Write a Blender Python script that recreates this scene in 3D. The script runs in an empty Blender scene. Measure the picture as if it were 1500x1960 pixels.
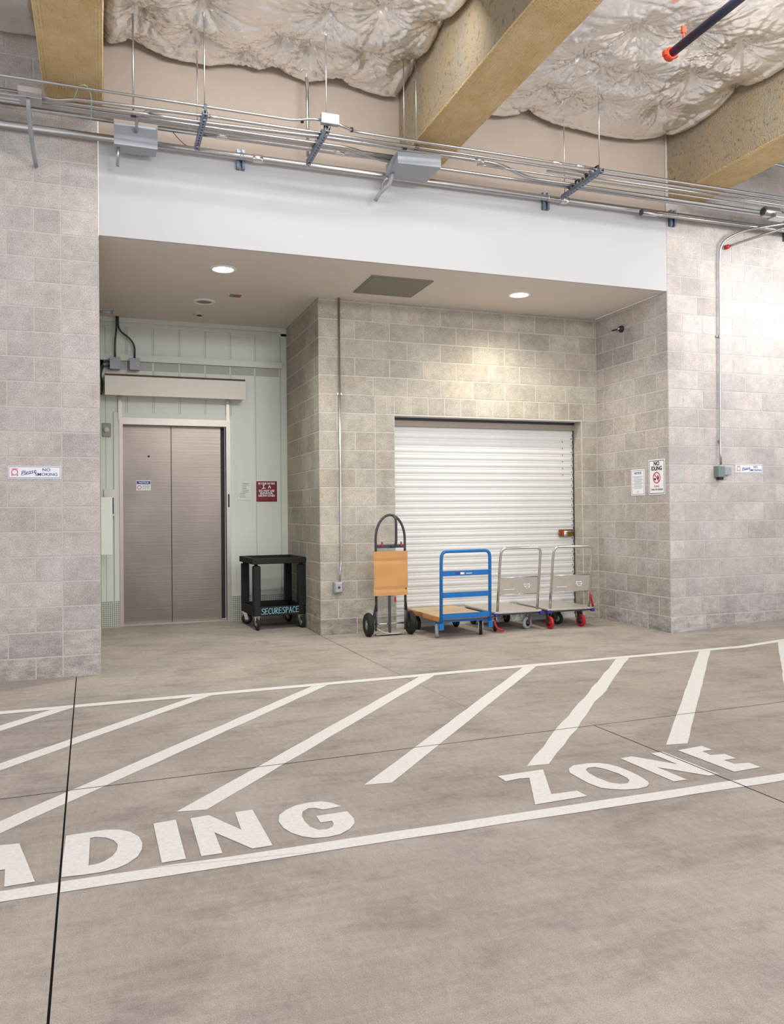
import bpy, bmesh, math, random
from mathutils import Vector, Matrix, noise
R = math.radians
scn = bpy.context.scene
col = scn.collection
# ---------------------------------------------------------------- camera, world, lamps, exposure
F_PX = 1552.3183
YAW, PITCH, ROLL = R(19.6277), R(.5639), R(-.5629)
fw = Vector((math.sin(YAW)*math.cos(PITCH), math.cos(YAW)*math.cos(PITCH), math.sin(PITCH)))
r0 = Vector((math.cos(YAW), -math.sin(YAW), 0)); u0 = r0.cross(fw)
r1 = r0*math.cos(ROLL) + u0*math.sin(ROLL); u1 = -r0*math.sin(ROLL) + u0*math.cos(ROLL)
cam_d = bpy.data.cameras.new('camera'); cam = bpy.data.objects.new('camera', cam_d); col.objects.link(cam)
m3 = Matrix((r1, u1, -fw)).transposed()
cam.matrix_world = Matrix.Translation((.0175, -7.1568, 1.3312)) @ m3.to_4x4()
cam_d.sensor_fit = 'HORIZONTAL'; cam_d.sensor_width = 36; cam_d.lens = F_PX/1500*36
cam_d.shift_y = -(980-962.92)/1500; cam_d.clip_start = .05
scn.camera = cam
scn.view_settings.view_transform = 'Standard'; scn.view_settings.look = 'None'
scn.view_settings.gamma = 1; scn.view_settings.use_curve_mapping = False
scn.view_settings.exposure = .27
w = bpy.data.worlds.new('daylight'); scn.world = w; w.use_nodes = True
bg = w.node_tree.nodes['Background']; bg.inputs[0].default_value = (.96, .97, 1, 1); bg.inputs[1].default_value = 1.12

def lamp(name, loc, size, power, color, target=None, shape='RECTANGLE', size_y=None, spread=180):
    d = bpy.data.lights.new(name, 'AREA'); d.shape = shape; d.size = size
    if size_y: d.size_y = size_y
    d.energy = power; d.color = color; d.spread = R(spread)
    o = bpy.data.objects.new(name, d); col.objects.link(o); o.location = loc
    dr = (Vector(target) - Vector(loc)) if target else Vector((0, 0, -1))
    o.rotation_euler = dr.to_track_quat('-Z', 'Y').to_euler()
    return o
# garage strip lamps hung between the beams, plus one added foil uplight, above and behind the photograph's top edge
lamp('strip_or_fill_lamp', (1.35, -1.75, 5.06), 2.2, 23, (1, .98, .96), (1.4, -.3, 4), size_y=.14)
lamp('strip_or_fill_lamp', (4.4, -2.75, 5.05), 2.4, 30, (1, .98, .96), (4.4, -.4, 4), size_y=.14)
lamp('strip_or_fill_lamp', (7.5, -1.9, 4.2), 1.2, 16, (1, .99, .96), (6.95, 0, 3.25), size_y=.25, spread=95)
lamp('strip_or_fill_lamp', (3.2, -6.2, 4.1), 2.4, 60, (1, .985, .96), (3.2, -1.2, 5.4), size_y=.3, spread=150)  # added unseen uplight, aimed upward to brighten the foil
lamp('strip_or_fill_lamp', (1.5, -6.5, 4.9), 2.4, 90, (1, .97, .95), size_y=.4)

# ---------------------------------------------------------------- materials
def nt(name):
    m = bpy.data.materials.new(name); m.use_nodes = True
    n = m.node_tree.nodes; return m, n, m.node_tree.links, n['Principled BSDF']
def srgb(c):
    return tuple(((v/255+.055)/1.055)**2.4 if v > 10 else v/255/12.92 for v in c) + (1,)
def mat(name, rgb, rough=.5, metal=0, noise_s=0, noise_a=.0, bump=0, bump_s=80, spec=.5, stretch=None, emit=0):
    m, n, l, p = nt(name)
    c = srgb(rgb); p.inputs['Base Color'].default_value = c; p.inputs['Roughness'].default_value = rough
    p.inputs['Metallic'].default_value = metal; p.inputs['Specular IOR Level'].default_value = spec
    if noise_a or bump:
        tc = n.new('ShaderNodeTexCoord'); mp = n.new('ShaderNodeMapping'); l.new(tc.outputs['Object'], mp.inputs[0])
        if stretch: mp.inputs['Scale'].default_value = stretch
    if noise_a:
        t = n.new('ShaderNodeTexNoise'); t.inputs['Scale'].default_value = noise_s; t.inputs['Detail'].default_value = 6
        t.inputs['Roughness'].default_value = .65
        l.new(mp.outputs[0], t.inputs['Vector'])
        r = n.new('ShaderNodeMapRange'); r.inputs[1].default_value = .3; r.inputs[2].default_value = .7
        r.inputs[3].default_value = 1-noise_a; r.inputs[4].default_value = 1+noise_a; l.new(t.outputs[0], r.inputs[0])
        x = n.new('ShaderNodeVectorMath'); x.operation = 'SCALE'; x.inputs[0].default_value = c[:3]
        l.new(r.outputs[0], x.inputs['Scale']); l.new(x.outputs[0], p.inputs['Base Color'])
    if bump:
        t = n.new('ShaderNodeTexNoise'); t.inputs['Scale'].default_value = bump_s; t.inputs['Detail'].default_value = 5
        l.new(mp.outputs[0], t.inputs['Vector'])
        b = n.new('ShaderNodeBump'); b.inputs['Strength'].default_value = bump; b.inputs['Distance'].default_value = .01
        l.new(t.outputs[0], b.inputs['Height']); l.new(b.outputs[0], p.inputs['Normal'])
    if emit:
        p.inputs['Emission Color'].default_value = c; p.inputs['Emission Strength'].default_value = emit
    return m

def block_mat(name, rgb):
    """split grey concrete block: each block's own tone comes from the 'tint' attribute, plus pores and stains"""
    m, n, l, p = nt(name); p.inputs['Roughness'].default_value = .93; p.inputs['Specular IOR Level'].default_value = .2
    c = srgb(rgb)
    tc = n.new('ShaderNodeTexCoord'); at = n.new('ShaderNodeAttribute'); at.attribute_name = 'tint'
    def nz(s, d, lo, hi, rough=.6, a=.35, b=.65, vec=None):
        t = n.new('ShaderNodeTexNoise'); t.inputs['Scale'].default_value = s; t.inputs['Detail'].default_value = d
        t.inputs['Roughness'].default_value = rough; l.new(vec or tc.outputs['Object'], t.inputs['Vector'])
        r = n.new('ShaderNodeMapRange'); r.inputs[1].default_value = a; r.inputs[2].default_value = b
        r.inputs[3].default_value = lo; r.inputs[4].default_value = hi; l.new(t.outputs[0], r.inputs[0]); return r.outputs[0]
    def mul(a, b):
        x = n.new('ShaderNodeMath'); x.operation = 'MULTIPLY'; l.new(a, x.inputs[0]); l.new(b, x.inputs[1]); return x.outputs[0]
    f = mul(mul(nz(2.2, 5, .88, 1.1), nz(110, 3, .78, 1.18)), nz(14, 6, .91, 1.08))
    # grime rising from the floor: dark scuffs below about knee height
    sx = n.new('ShaderNodeSeparateXYZ'); l.new(tc.outputs['Object'], sx.inputs[0])
    g = n.new('ShaderNodeMapRange'); g.inputs[1].default_value = 0; g.inputs[2].default_value = .75; g.inputs[3].default_value = 1; g.inputs[4].default_value = 0
    l.new(sx.outputs[2], g.inputs[0])
    mp = n.new('ShaderNodeMapping'); mp.inputs['Scale'].default_value = (1, 1, 2.6); l.new(tc.outputs['Object'], mp.inputs[0])
    gn = nz(5, 9, 0, .6, .72, .40, .70, mp.outputs[0]); gg = mul(g.outputs[0], gn)
    inv = n.new('ShaderNodeMath'); inv.operation = 'SUBTRACT'; inv.inputs[0].default_value = 1; l.new(gg, inv.inputs[1])
    f = mul(f, inv.outputs[0])
    v = n.new('ShaderNodeVectorMath'); v.operation = 'SCALE'; v.inputs[0].default_value = c[:3]; l.new(f, v.inputs['Scale'])
    v2 = n.new('ShaderNodeVectorMath'); v2.operation = 'MULTIPLY'; l.new(v.outputs[0], v2.inputs[0]); l.new(at.outputs['Color'], v2.inputs[1])
    l.new(v2.outputs[0], p.inputs['Base Color'])
    t = n.new('ShaderNodeTexNoise'); t.inputs['Scale'].default_value = 130; t.inputs['Detail'].default_value = 4; l.new(tc.outputs['Object'], t.inputs['Vector'])
    b = n.new('ShaderNodeBump'); b.inputs['Strength'].default_value = .5; b.inputs['Distance'].default_value = .004
    l.new(t.outputs[0], b.inputs['Height']); l.new(b.outputs[0], p.inputs['Normal'])
    return m

def concrete_mat(name, rgb, tan):
    m, n, l, p = nt(name); p.inputs['Specular IOR Level'].default_value = .3
    tc = n.new('ShaderNodeTexCoord')
    def nz(s, d, rough=.6, scale=None, a=.3, b=.7, lo=0, hi=1):
        mp = n.new('ShaderNodeMapping'); l.new(tc.outputs['Object'], mp.inputs[0])
        if scale: mp.inputs['Scale'].default_value = scale
        t = n.new('ShaderNodeTexNoise'); t.inputs['Scale'].default_value = s; t.inputs['Detail'].default_value = d
        t.inputs['Roughness'].default_value = rough; l.new(mp.outputs[0], t.inputs['Vector'])
        r = n.new('ShaderNodeMapRange'); r.inputs[1].default_value = a; r.inputs[2].default_value = b
        r.inputs[3].default_value = lo; r.inputs[4].default_value = hi; l.new(t.outputs[0], r.inputs[0]); return r.outputs[0]
    def mul(a, b):
        x = n.new('ShaderNodeMath'); x.operation = 'MULTIPLY'; l.new(a, x.inputs[0]); l.new(b, x.inputs[1]); return x.outputs[0]
    base = n.new('ShaderNodeMix'); base.data_type = 'RGBA'; base.inputs[6].default_value = srgb(rgb); base.inputs[7].default_value = srgb(tan)
    l.new(nz(.9, 5), base.inputs[0])
    f = mul(mul(nz(1.3, 8, .62, None, .3, .7, .8, 1.14), nz(38, 4, .7, (1, .35, 1), .3, .7, .9, 1.08)), nz(240, 2, .5, None, .3, .7, .8, 1.2))
    # oily blotches
    f = mul(f, nz(2.1, 6, .7, (1, 1.9, 1), .5, .78, 1, .6))
    # trowel swirls
    f = mul(f, nz(6, 3, .6, (.5, 5, 1), .3, .8, 1.04, .9))
    v = n.new('ShaderNodeVectorMath'); v.operation = 'SCALE'; l.new(base.outputs[2], v.inputs[0]); l.new(f, v.inputs['Scale'])
    l.new(v.outputs[0], p.inputs['Base Color'])
    l.new(nz(3, 4, .6, None, .3, .7, .55, .8), p.inputs['Roughness'])
    t = n.new('ShaderNodeTexNoise'); t.inputs['Scale'].default_value = 160; t.inputs['Detail'].default_value = 3; l.new(tc.outputs['Object'], t.inputs['Vector'])
    b = n.new('ShaderNodeBump'); b.inputs['Strength'].default_value = .25; b.inputs['Distance'].default_value = .003
    l.new(t.outputs[0], b.inputs['Height']); l.new(b.outputs[0], p.inputs['Normal'])
    return m

def paint_mat():
    """road paint with scuffs worn through to the concrete"""
    m, n, l, p = nt('road_paint'); p.inputs['Roughness'].default_value = .6
    tc = n.new('ShaderNodeTexCoord')
    t = n.new('ShaderNodeTexNoise'); t.inputs['Scale'].default_value = 26; t.inputs['Detail'].default_value = 9; t.inputs['Roughness'].default_value = .75
    l.new(tc.outputs['Object'], t.inputs['Vector'])
    r = n.new('ShaderNodeMapRange'); r.inputs[1].default_value = .64; r.inputs[2].default_value = .72; l.new(t.outputs[0], r.inputs[0])
    t2 = n.new('ShaderNodeTexNoise'); t2.inputs['Scale'].default_value = 60; t2.inputs['Detail'].default_value = 4; l.new(tc.outputs['Object'], t2.inputs['Vector'])
    r2 = n.new('ShaderNodeMapRange'); r2.inputs[1].default_value = .3; r2.inputs[2].default_value = .7; r2.inputs[3].default_value = .9; r2.inputs[4].default_value = 1.03
    l.new(t2.outputs[0], r2.inputs[0])
    x = n.new('ShaderNodeMix'); x.data_type = 'RGBA'; x.inputs[6].default_value = srgb((238, 235, 231)); x.inputs[7].default_value = srgb((172, 162, 153))
    l.new(r.outputs[0], x.inputs[0])
    v = n.new('ShaderNodeVectorMath'); v.operation = 'SCALE'; l.new(x.outputs[2], v.inputs[0]); l.new(r2.outputs[0], v.inputs['Scale'])
    l.new(v.outputs[0], p.inputs['Base Color']); return m

def fireproof_mat(name, a_, b_, spots=True, ribs=False):
    m, n, l, p = nt(name); p.inputs['Roughness'].default_value = .95; p.inputs['Specular IOR Level'].default_value = .15
    tc = n.new('ShaderNodeTexCoord')
    t = n.new('ShaderNodeTexNoise'); t.inputs['Scale'].default_value = 3; t.inputs['Detail'].default_value = 8; t.inputs['Roughness'].default_value = .7
    l.new(tc.outputs['Object'], t.inputs['Vector'])
    r = n.new('ShaderNodeMapRange'); r.inputs[1].default_value = .38; r.inputs[2].default_value = .62; l.new(t.outputs[0], r.inputs[0])
    x = n.new('ShaderNodeMix'); x.data_type = 'RGBA'; x.inputs[6].default_value = srgb(a_); x.inputs[7].default_value = srgb(b_); l.new(r.outputs[0], x.inputs[0])
    out = x.outputs[2]
    if spots:
        t = n.new('ShaderNodeTexNoise'); t.inputs['Scale'].default_value = 24; t.inputs['Detail'].default_value = 6; l.new(tc.outputs['Object'], t.inputs['Vector'])
        r = n.new('ShaderNodeMapRange'); r.inputs[1].default_value = .57; r.inputs[2].default_value = .72; l.new(t.outputs[0], r.inputs[0])
        y = n.new('ShaderNodeMix'); y.data_type = 'RGBA'; y.inputs[7].default_value = srgb((126, 112, 90)); l.new(out, y.inputs[6]); l.new(r.outputs[0], y.inputs[0]); out = y.outputs[2]
    l.new(out, p.inputs['Base Color'])
    t = n.new('ShaderNodeTexNoise'); t.inputs['Scale'].default_value = 60; t.inputs['Detail'].default_value = 6; l.new(tc.outputs['Object'], t.inputs['Vector'])
    b = n.new('ShaderNodeBump'); b.inputs['Strength'].default_value = .8; b.inputs['Distance'].default_value = .012
    l.new(t.outputs[0], b.inputs['Height'])
    if ribs:
        wv = n.new('ShaderNodeTexWave'); wv.inputs['Scale'].default_value = 14; wv.inputs['Distortion'].default_value = 1.2; l.new(tc.outputs['Object'], wv.inputs['Vector'])
        b2 = n.new('ShaderNodeBump'); b2.inputs['Strength'].default_value = .5; b2.inputs['Distance'].default_value = .01
        l.new(wv.outputs[0], b2.inputs['Height']); l.new(b.outputs[0], b2.inputs['Normal']); l.new(b2.outputs[0], p.inputs['Normal'])
    else: l.new(b.outputs[0], p.inputs['Normal'])
    return m

def plate_mat():
    """diamond tread plate"""
    m, n, l, p = nt('tread_plate'); p.inputs['Metallic'].default_value = .35; p.inputs['Roughness'].default_value = .45
    p.inputs['Base Color'].default_value = srgb((176, 178, 176))
    tc = n.new('ShaderNodeTexCoord'); mp = n.new('ShaderNodeMapping'); mp.inputs['Rotation'].default_value = (0, R(45), 0); l.new(tc.outputs['Object'], mp.inputs[0])
    v = n.new('ShaderNodeTexChecker'); v.inputs['Scale'].default_value = 60; l.new(mp.outputs[0], v.inputs['Vector'])
    v.inputs['Color1'].default_value = srgb((215, 215, 208)); v.inputs['Color2'].default_value = srgb((150, 150, 146)); l.new(v.outputs[0], p.inputs['Base Color'])
    b = n.new('ShaderNodeBump'); b.inputs['Strength'].default_value = .9; b.inputs['Distance'].default_value = .003
    l.new(v.outputs[1], b.inputs['Height']); l.new(b.outputs[0], p.inputs['Normal']); return m

M = dict(
    block=block_mat('grey_block', (192, 186, 183)),
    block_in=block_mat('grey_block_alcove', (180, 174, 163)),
    mortar=mat('mortar', (200, 195, 189), .95, bump=.3, bump_s=200),
    concrete=concrete_mat('floor_concrete', (176, 166, 161), (177, 167, 156)),
    gap=mat('joint_filler', (38, 32, 30), .9),
    paint=paint_mat(),
    white=mat('white_wall_paint', (198, 197, 200), .75, noise_s=1.2, noise_a=.02),
    beige=mat('beige_wall_board', (178, 165, 153), .85, noise_s=1.4, noise_a=.05),
    soffit=mat('soffit_paint', (222, 213, 206), .8, noise_s=1.2, noise_a=.03),
    beam_side=fireproof_mat('beam_side_coat', (168, 150, 120), (154, 146, 130)),
    beam_low_lit=fireproof_mat('beam_bottom_lit_coat', (206, 178, 130), (218, 194, 152), False, True),  # tan ribbed coat, its colour lightened for light bounced off the floor
    galv=mat('galvanised_steel', (186, 185, 186), .3, .97, 30, .06),
    galv_dk=mat('strut_steel', (128, 140, 158), .42, .7, 20, .1),
    box=mat('grey_box_paint', (158, 164, 172), .5, .25, 6, .04),
    stainless=mat('brushed_stainless', (172, 164, 158), .34, .9, 3, .05, .12, 60, stretch=(30, 1, .6)),
    frame=mat('door_frame_steel', (192, 184, 176), .4, .7, 5, .04),
    panel=mat('white_metal_panel', (216, 219, 212), .32, 0, 3, .02),
    panel_shadow=mat('panel_shadow_strip', (178, 178, 170), .4),
    panel_dk=mat('panel_edge', (150, 152, 146), .5),
    header=mat('header_cover_paint', (232, 227, 219), .5, 0, 3, .02),
    brown=mat('brown_edge', (82, 62, 44), .6),
    shutter=mat('white_shutter_paint', (222, 222, 221), .38, 0, 4, .03),
    tread=plate_mat(),
    black=mat('black_rubber', (30, 29, 29), .75, bump=.2),
    blackp=mat('black_cart_plastic', (11, 12, 14), .62, 0, 30, .25, .25, 60),
    dkmetal=mat('dark_painted_steel', (66, 68, 74), .42, .3),
    blue=mat('blue_enamel', (10, 108, 182), .35, 0, 8, .1),
    chrome=mat('chrome_tube', (215, 213, 212), .18, .95),
    steel=mat('worn_sheet_steel', (205, 199, 190), .4, .6, 8, .1),
    wood=mat('deck_wood', (196, 170, 136), .6, 0, 7, .22, stretch=(6, .6, 1)),
    woodedge=mat('deck_wood_edge', (196, 138, 78), .6, 0, 10, .2),
    card=mat('cardboard', (205, 153, 98), .85, 0, 4, .05),
    red=mat('red_plastic', (176, 28, 34), .45),
    purple=mat('blue_purple_plastic', (52, 40, 150), .45),
    tyre=mat('worn_tyre', (62, 58, 52), .85, 0, 20, .2),
    rim=mat('wheel_rim', (120, 104, 78), .55, .4, 20, .2),
    clearw=mat('grey_wheel', (150, 152, 158), .35),
    brass=mat('worn_brass', (150, 108, 52), .4, .8),
    signw=mat('sign_white', (236, 238, 244), .45),
    signk=mat('sign_black', (28, 28, 34), .5),
    signr=mat('sign_red', (190, 30, 40), .5),
    signb=mat('sign_blue', (52, 62, 140), .5),
    signp=mat('sign_pink', (226, 120, 130), .5),
    maroon=mat('sign_maroon', (118, 12, 22), .45),
    paper=mat('paper', (226, 228, 222), .8),
    greytext=mat('print_grey', (130, 134, 150), .7),
    purpleb=mat('notice_border', (150, 120, 180), .6),
    chalk=mat('cyan_marker', (150, 214, 226), .7),
    hatch=mat('hatch_grey', (136, 134, 122), .7),
    greenish=mat('jbox_green_grey', (120, 138, 132), .5, .2),
    twine=mat('pale_green_twine', (160, 205, 190), .8),
    pipe=mat('dark_blue_pipe', (34, 40, 70), .3, .2),
    orange=mat('orange_coupling', (190, 58, 30), .5),
    lampw=mat('lamp_cool', (236, 248, 240), .5, emit=9),
    lampy=mat('lamp_warm', (255, 240, 200), .5, emit=9),
    ivory=mat('ivory_plastic', (206, 202, 190), .5),
    drum=mat('drum_cover', (160, 150, 140), .5, .2),
)
def lift_door_mat():
    m, n, l, p = nt('lift_door_steel'); p.inputs['Metallic'].default_value = .9; p.inputs['Roughness'].default_value = .33
    tc = n.new('ShaderNodeTexCoord'); mp = n.new('ShaderNodeMapping'); mp.inputs['Scale'].default_value = (.45, 1, 26); l.new(tc.outputs['Object'], mp.inputs[0])
    t = n.new('ShaderNodeTexNoise'); t.inputs['Scale'].default_value = 2.4; t.inputs['Detail'].default_value = 4; t.inputs['Roughness'].default_value = .6; l.new(mp.outputs[0], t.inputs['Vector'])
    b = n.new('ShaderNodeBump'); b.inputs['Strength'].default_value = .22; b.inputs['Distance'].default_value = .004; l.new(t.outputs[0], b.inputs['Height']); l.new(b.outputs[0], p.inputs['Normal'])
    t2 = n.new('ShaderNodeTexNoise'); t2.inputs['Scale'].default_value = 1.6; t2.inputs['Detail'].default_value = 5; l.new(tc.outputs['Object'], t2.inputs['Vector'])
    x = n.new('ShaderNodeMix'); x.data_type = 'RGBA'; x.inputs[6].default_value = srgb((122, 113, 106)); x.inputs[7].default_value = srgb((162, 152, 145)); l.new(t2.outputs[0], x.inputs[0]); l.new(x.outputs[2], p.inputs['Base Color'])
    return m
def foil_mat():
    m, n, l, p = nt('insulation_foil'); p.inputs['Metallic'].default_value = .82
    tc = n.new('ShaderNodeTexCoord')
    t = n.new('ShaderNodeTexNoise'); t.inputs['Scale'].default_value = 2; t.inputs['Detail'].default_value = 6; l.new(tc.outputs['Object'], t.inputs['Vector'])
    r = n.new('ShaderNodeMapRange'); r.inputs[1].default_value = .35; r.inputs[2].default_value = .65; r.inputs[3].default_value = .17; r.inputs[4].default_value = .33
    l.new(t.outputs[0], r.inputs[0]); l.new(r.outputs[0], p.inputs['Roughness'])
    x = n.new('ShaderNodeMix'); x.data_type = 'RGBA'; x.inputs[6].default_value = srgb((238, 234, 230)); x.inputs[7].default_value = srgb((250, 248, 246)); l.new(t.outputs[0], x.inputs[0])
    l.new(x.outputs[2], p.inputs['Base Color'])
    t = n.new('ShaderNodeTexNoise'); t.inputs['Scale'].default_value = 14; t.inputs['Detail'].default_value = 6; t.inputs['Distortion'].default_value = 1.5; l.new(tc.outputs['Object'], t.inputs['Vector'])
    b = n.new('ShaderNodeBump'); b.inputs['Strength'].default_value = .16; b.inputs['Distance'].default_value = .02
    l.new(t.outputs[0], b.inputs['Height']); l.new(b.outputs[0], p.inputs['Normal']); return m
M['foil'] = foil_mat()
M['doorsteel'] = lift_door_mat()

# ---------------------------------------------------------------- mesh helpers
class MB:
    def __init__(s): s.v = []; s.f = []; s.sm = []; s.tint = []
    def add(s, vs, fs, smooth=False):
        o = len(s.v); s.v += [Vector(v) for v in vs]; s.f += [[i+o for i in f] for f in fs]; s.sm += [smooth]*len(fs); return s
    def box(s, a, b, mtx=None):
        x0, y0, z0 = a; x1, y1, z1 = b
        vs = [Vector(v) for v in ((x0,y0,z0),(x1,y0,z0),(x1,y1,z0),(x0,y1,z0),(x0,y0,z1),(x1,y0,z1),(x1,y1,z1),(x0,y1,z1))]
        if mtx: vs = [mtx @ v for v in vs]
        return s.add(vs, [(0,3,2,1),(4,5,6,7),(0,1,5,4),(1,2,6,5),(2,3,7,6),(3,0,4,7)])
    def tube(s, pts, r, n=12, cap=True, flat=None):
        pts = [Vector(p) for p in pts]; N = len(pts); rings = []; prev = None
        for i, p in enumerate(pts):
            d = (pts[min(i+1, N-1)] - pts[max(i-1, 0)]).normalized()
            if prev is None:
                a = Vector((0, 0, 1)) if abs(d.z) < .9 else Vector((1, 0, 0)); u = d.cross(a).normalized()
            else: u = (prev - d*prev.dot(d)).normalized()
            prev = u; v = d.cross(u); rr = r[i] if isinstance(r, (list, tuple)) else r
            k = flat or 1
            rings.append([p + (u*math.cos(t)*k + v*math.sin(t))*rr for t in (2*math.pi*j/n for j in range(n))])
        fs = []
        for i in range(N-1):
            for j in range(n): fs.append((i*n+j, i*n+(j+1) % n, (i+1)*n+(j+1) % n, (i+1)*n+j))
        s.add([v for rg in rings for v in rg], fs, True)
        if cap:
            o = len(s.v) - N*n
            s.f += [[o+j for j in range(n)][::-1], [o+(N-1)*n+j for j in range(n)]]; s.sm += [False, False]
        return s
    def lathe(s, prof, c, axis='z', n=28):
        """profile of (radius, offset) spun about an axis through c"""
        c = Vector(c); ax = {'x': (Vector((0,1,0)), Vector((0,0,1)), Vector((1,0,0))), 'y': (Vector((0,0,1)), Vector((1,0,0)), Vector((0,1,0))), 'z': (Vector((1,0,0)), Vector((0,1,0)), Vector((0,0,1)))}[axis]
        vs = []; fs = []
        for r, h in prof:
            for j in range(n):
                t = 2*math.pi*j/n; vs.append(c + ax[0]*r*math.cos(t) + ax[1]*r*math.sin(t) + ax[2]*h)
        for i in range(len(prof)-1):
            for j in range(n): fs.append((i*n+j, i*n+(j+1) % n, (i+1)*n+(j+1) % n, (i+1)*n+j))
        return s.add(vs, fs, True)
    def prism(s, poly, fr, d0, d1):
        """polygon in frame fr=(origin,u,v) pushed along its normal from d0 to d1"""
        o, u, v = (Vector(x) for x in fr); nn = u.cross(v); k = len(poly)
        vs = [o + u*a + v*b + nn*d0 for a, b in poly] + [o + u*a + v*b + nn*d1 for a, b in poly]
        fs = [list(range(k))[::-1], [k+i for i in range(k)]] + [(i, (i+1) % k, k+(i+1) % k, k+i) for i in range(k)]
        return s.add(vs, fs)
    def rect(s, fr, a0, b0, a1, b1, d0, d1): return s.prism([(a0, b0), (a1, b0), (a1, b1), (a0, b1)], fr, d0, d1)
    def ring(s, fr, c, r0, r1, d0, d1, n=32):
        o, u, v = (Vector(x) for x in fr); nn = u.cross(v); vs = []
        for j in range(n):
            t = 2*math.pi*j/n; e = u*math.cos(t) + v*math.sin(t); b = o + u*c[0] + v*c[1]
            vs += [b+e*r0+nn*d1, b+e*r1+nn*d1, b+e*r1+nn*d0]
        fs = []
        for j in range(n):
            k = (j+1) % n; fs += [(3*j, 3*j+1, 3*k+1, 3*k), (3*j+1, 3*j+2, 3*k+2, 3*k+1)]
        return s.add(vs, fs)
    def build(s, name, m, parent=None, local=False, bevel=0, label=None, auto=True, sub=0):
        me = bpy.data.meshes.new(name); off = Vector((0, 0, 0))
        if parent and not local:
            q = parent
            while q: off += q.location; q = q.parent
        me.from_pydata([v-off for v in s.v], [], s.f); me.update()
        for p, f in zip(me.polygons, s.sm): p.use_smooth = f
        bm = bmesh.new(); bm.from_mesh(me); bmesh.ops.recalc_face_normals(bm, faces=bm.faces); bm.to_mesh(me); bm.free()
        me.materials.append(m if not isinstance(m, str) else M[m])
        o = bpy.data.objects.new(name, me); col.objects.link(o)
        if parent: o.parent = parent
        if bevel:
            b = o.modifiers.new('bevel', 'BEVEL'); b.width = bevel; b.segments = 2; b.limit_method = 'ANGLE'
        if sub:
            b = o.modifiers.new('sub', 'SUBSURF'); b.levels = b.render_levels = sub
        if label: o['label'] = label
        return o
def tag(o, label, cat, group=None, kind=None):
    o['label'] = label; o['category'] = cat
    if group: o['group'] = group
    if kind: o['kind'] = kind
    return o
def thing(name, loc, label, cat, group=None, rz=0):
    o = bpy.data.objects.new(name, None); col.objects.link(o); o.location = loc; o.rotation_euler = (0, 0, rz)
    o.empty_display_size = .1
    return tag(o, label, cat, group)
def struct(o, label=None):
    o['kind'] = 'structure'
    if label: o['label'] = label
    return o
def arc(c, r, a0, a1, n, u, v):
    c = Vector(c); u = Vector(u); v = Vector(v)
    return [c + u*r*math.cos(a0+(a1-a0)*i/n) + v*r*math.sin(a0+(a1-a0)*i/n) for i in range(n+1)]
def smooth_path(pts, r=.08, n=6):
    """round the corners of a polyline"""
    pts = [Vector(p) for p in pts]; out = [pts[0]]
    for i in range(1, len(pts)-1):
        a, b, c = pts[i-1], pts[i], pts[i+1]; k = min(r, (a-b).length*.48, (c-b).length*.48)
        p0 = b + (a-b).normalized()*k; p1 = b + (c-b).normalized()*k
        for j in range(n+1):
            t = j/n; out.append(p0*(1-t)**2 + b*2*t*(1-t) + p1*t*t)
    return out + [pts[-1]]
def text(body, fr, at, size, m, parent, name='lettering', align='CENTER', depth=.0006, lift=.002, shear=0, bold=0, sx=1, rot=0, label=None):
    cu = bpy.data.curves.new('t', 'FONT'); cu.body = body; cu.size = size; cu.align_x = align; cu.align_y = 'CENTER'
    cu.extrude = depth; cu.shear = shear; cu.offset = bold; cu.resolution_u = 3
    tmp = bpy.data.objects.new('t', cu); col.objects.link(tmp)
    bpy.context.view_layer.update()
    me = bpy.data.meshes.new_from_object(tmp.evaluated_get(bpy.context.evaluated_depsgraph_get()))
    bpy.data.objects.remove(tmp); bpy.data.curves.remove(cu)
    o_, u, v = (Vector(x) for x in fr); n_ = u.cross(v); off = Vector((0, 0, 0)); q = parent
    while q: off += q.location; q = q.parent
    cr, sr = math.cos(rot), math.sin(rot)
    for vt in me.vertices:
        x, y, z = vt.co; x *= sx; x, y = x*cr-y*sr, x*sr+y*cr
        vt.co = o_ + u*(x+at[0]) + v*(y+at[1]) + n_*(lift+z) - off
    me.materials.clear(); me.materials.append(M[m])
    o = bpy.data.objects.new(name, me); col.objects.link(o); o.parent = parent
    if label: o['label'] = label
    return o
def strokes(lines, fr, w, m, parent, name='lettering', lift=.001, local=False, label=None):
    """hand-drawn letter strokes: each polyline a thin flat ribbon"""
    b = MB()
    for L in lines:
        o_, u, v = (Vector(x) for x in fr); n_ = u.cross(v)
        for (a, c), (d, e) in zip(L[:-1], L[1:]):
            dd = Vector((d-a, e-c)); ln = dd.length or 1e-6; t = dd/ln; p = Vector((-t.y, t.x))*w/2; t = t*w*.4
            q = [(a-t.x+p.x, c-t.y+p.y), (a-t.x-p.x, c-t.y-p.y), (d+t.x-p.x, e+t.y-p.y), (d+t.x+p.x, e+t.y+p.y)]
            b.prism(q, fr, 0, lift)
    return b.build(name, m, parent, local=local, label=label)
# ---------------------------------------------------------------- the setting
YS = 1.335+.19; H = .2032; TOP = 3.627; SOF = 3.655; W = 5.714; YB = 1.335; YE = 2.961; XB = 2.22
rnd = random.Random(7)
def floor_z(x): return .05*max(0, x-5.75)

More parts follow.
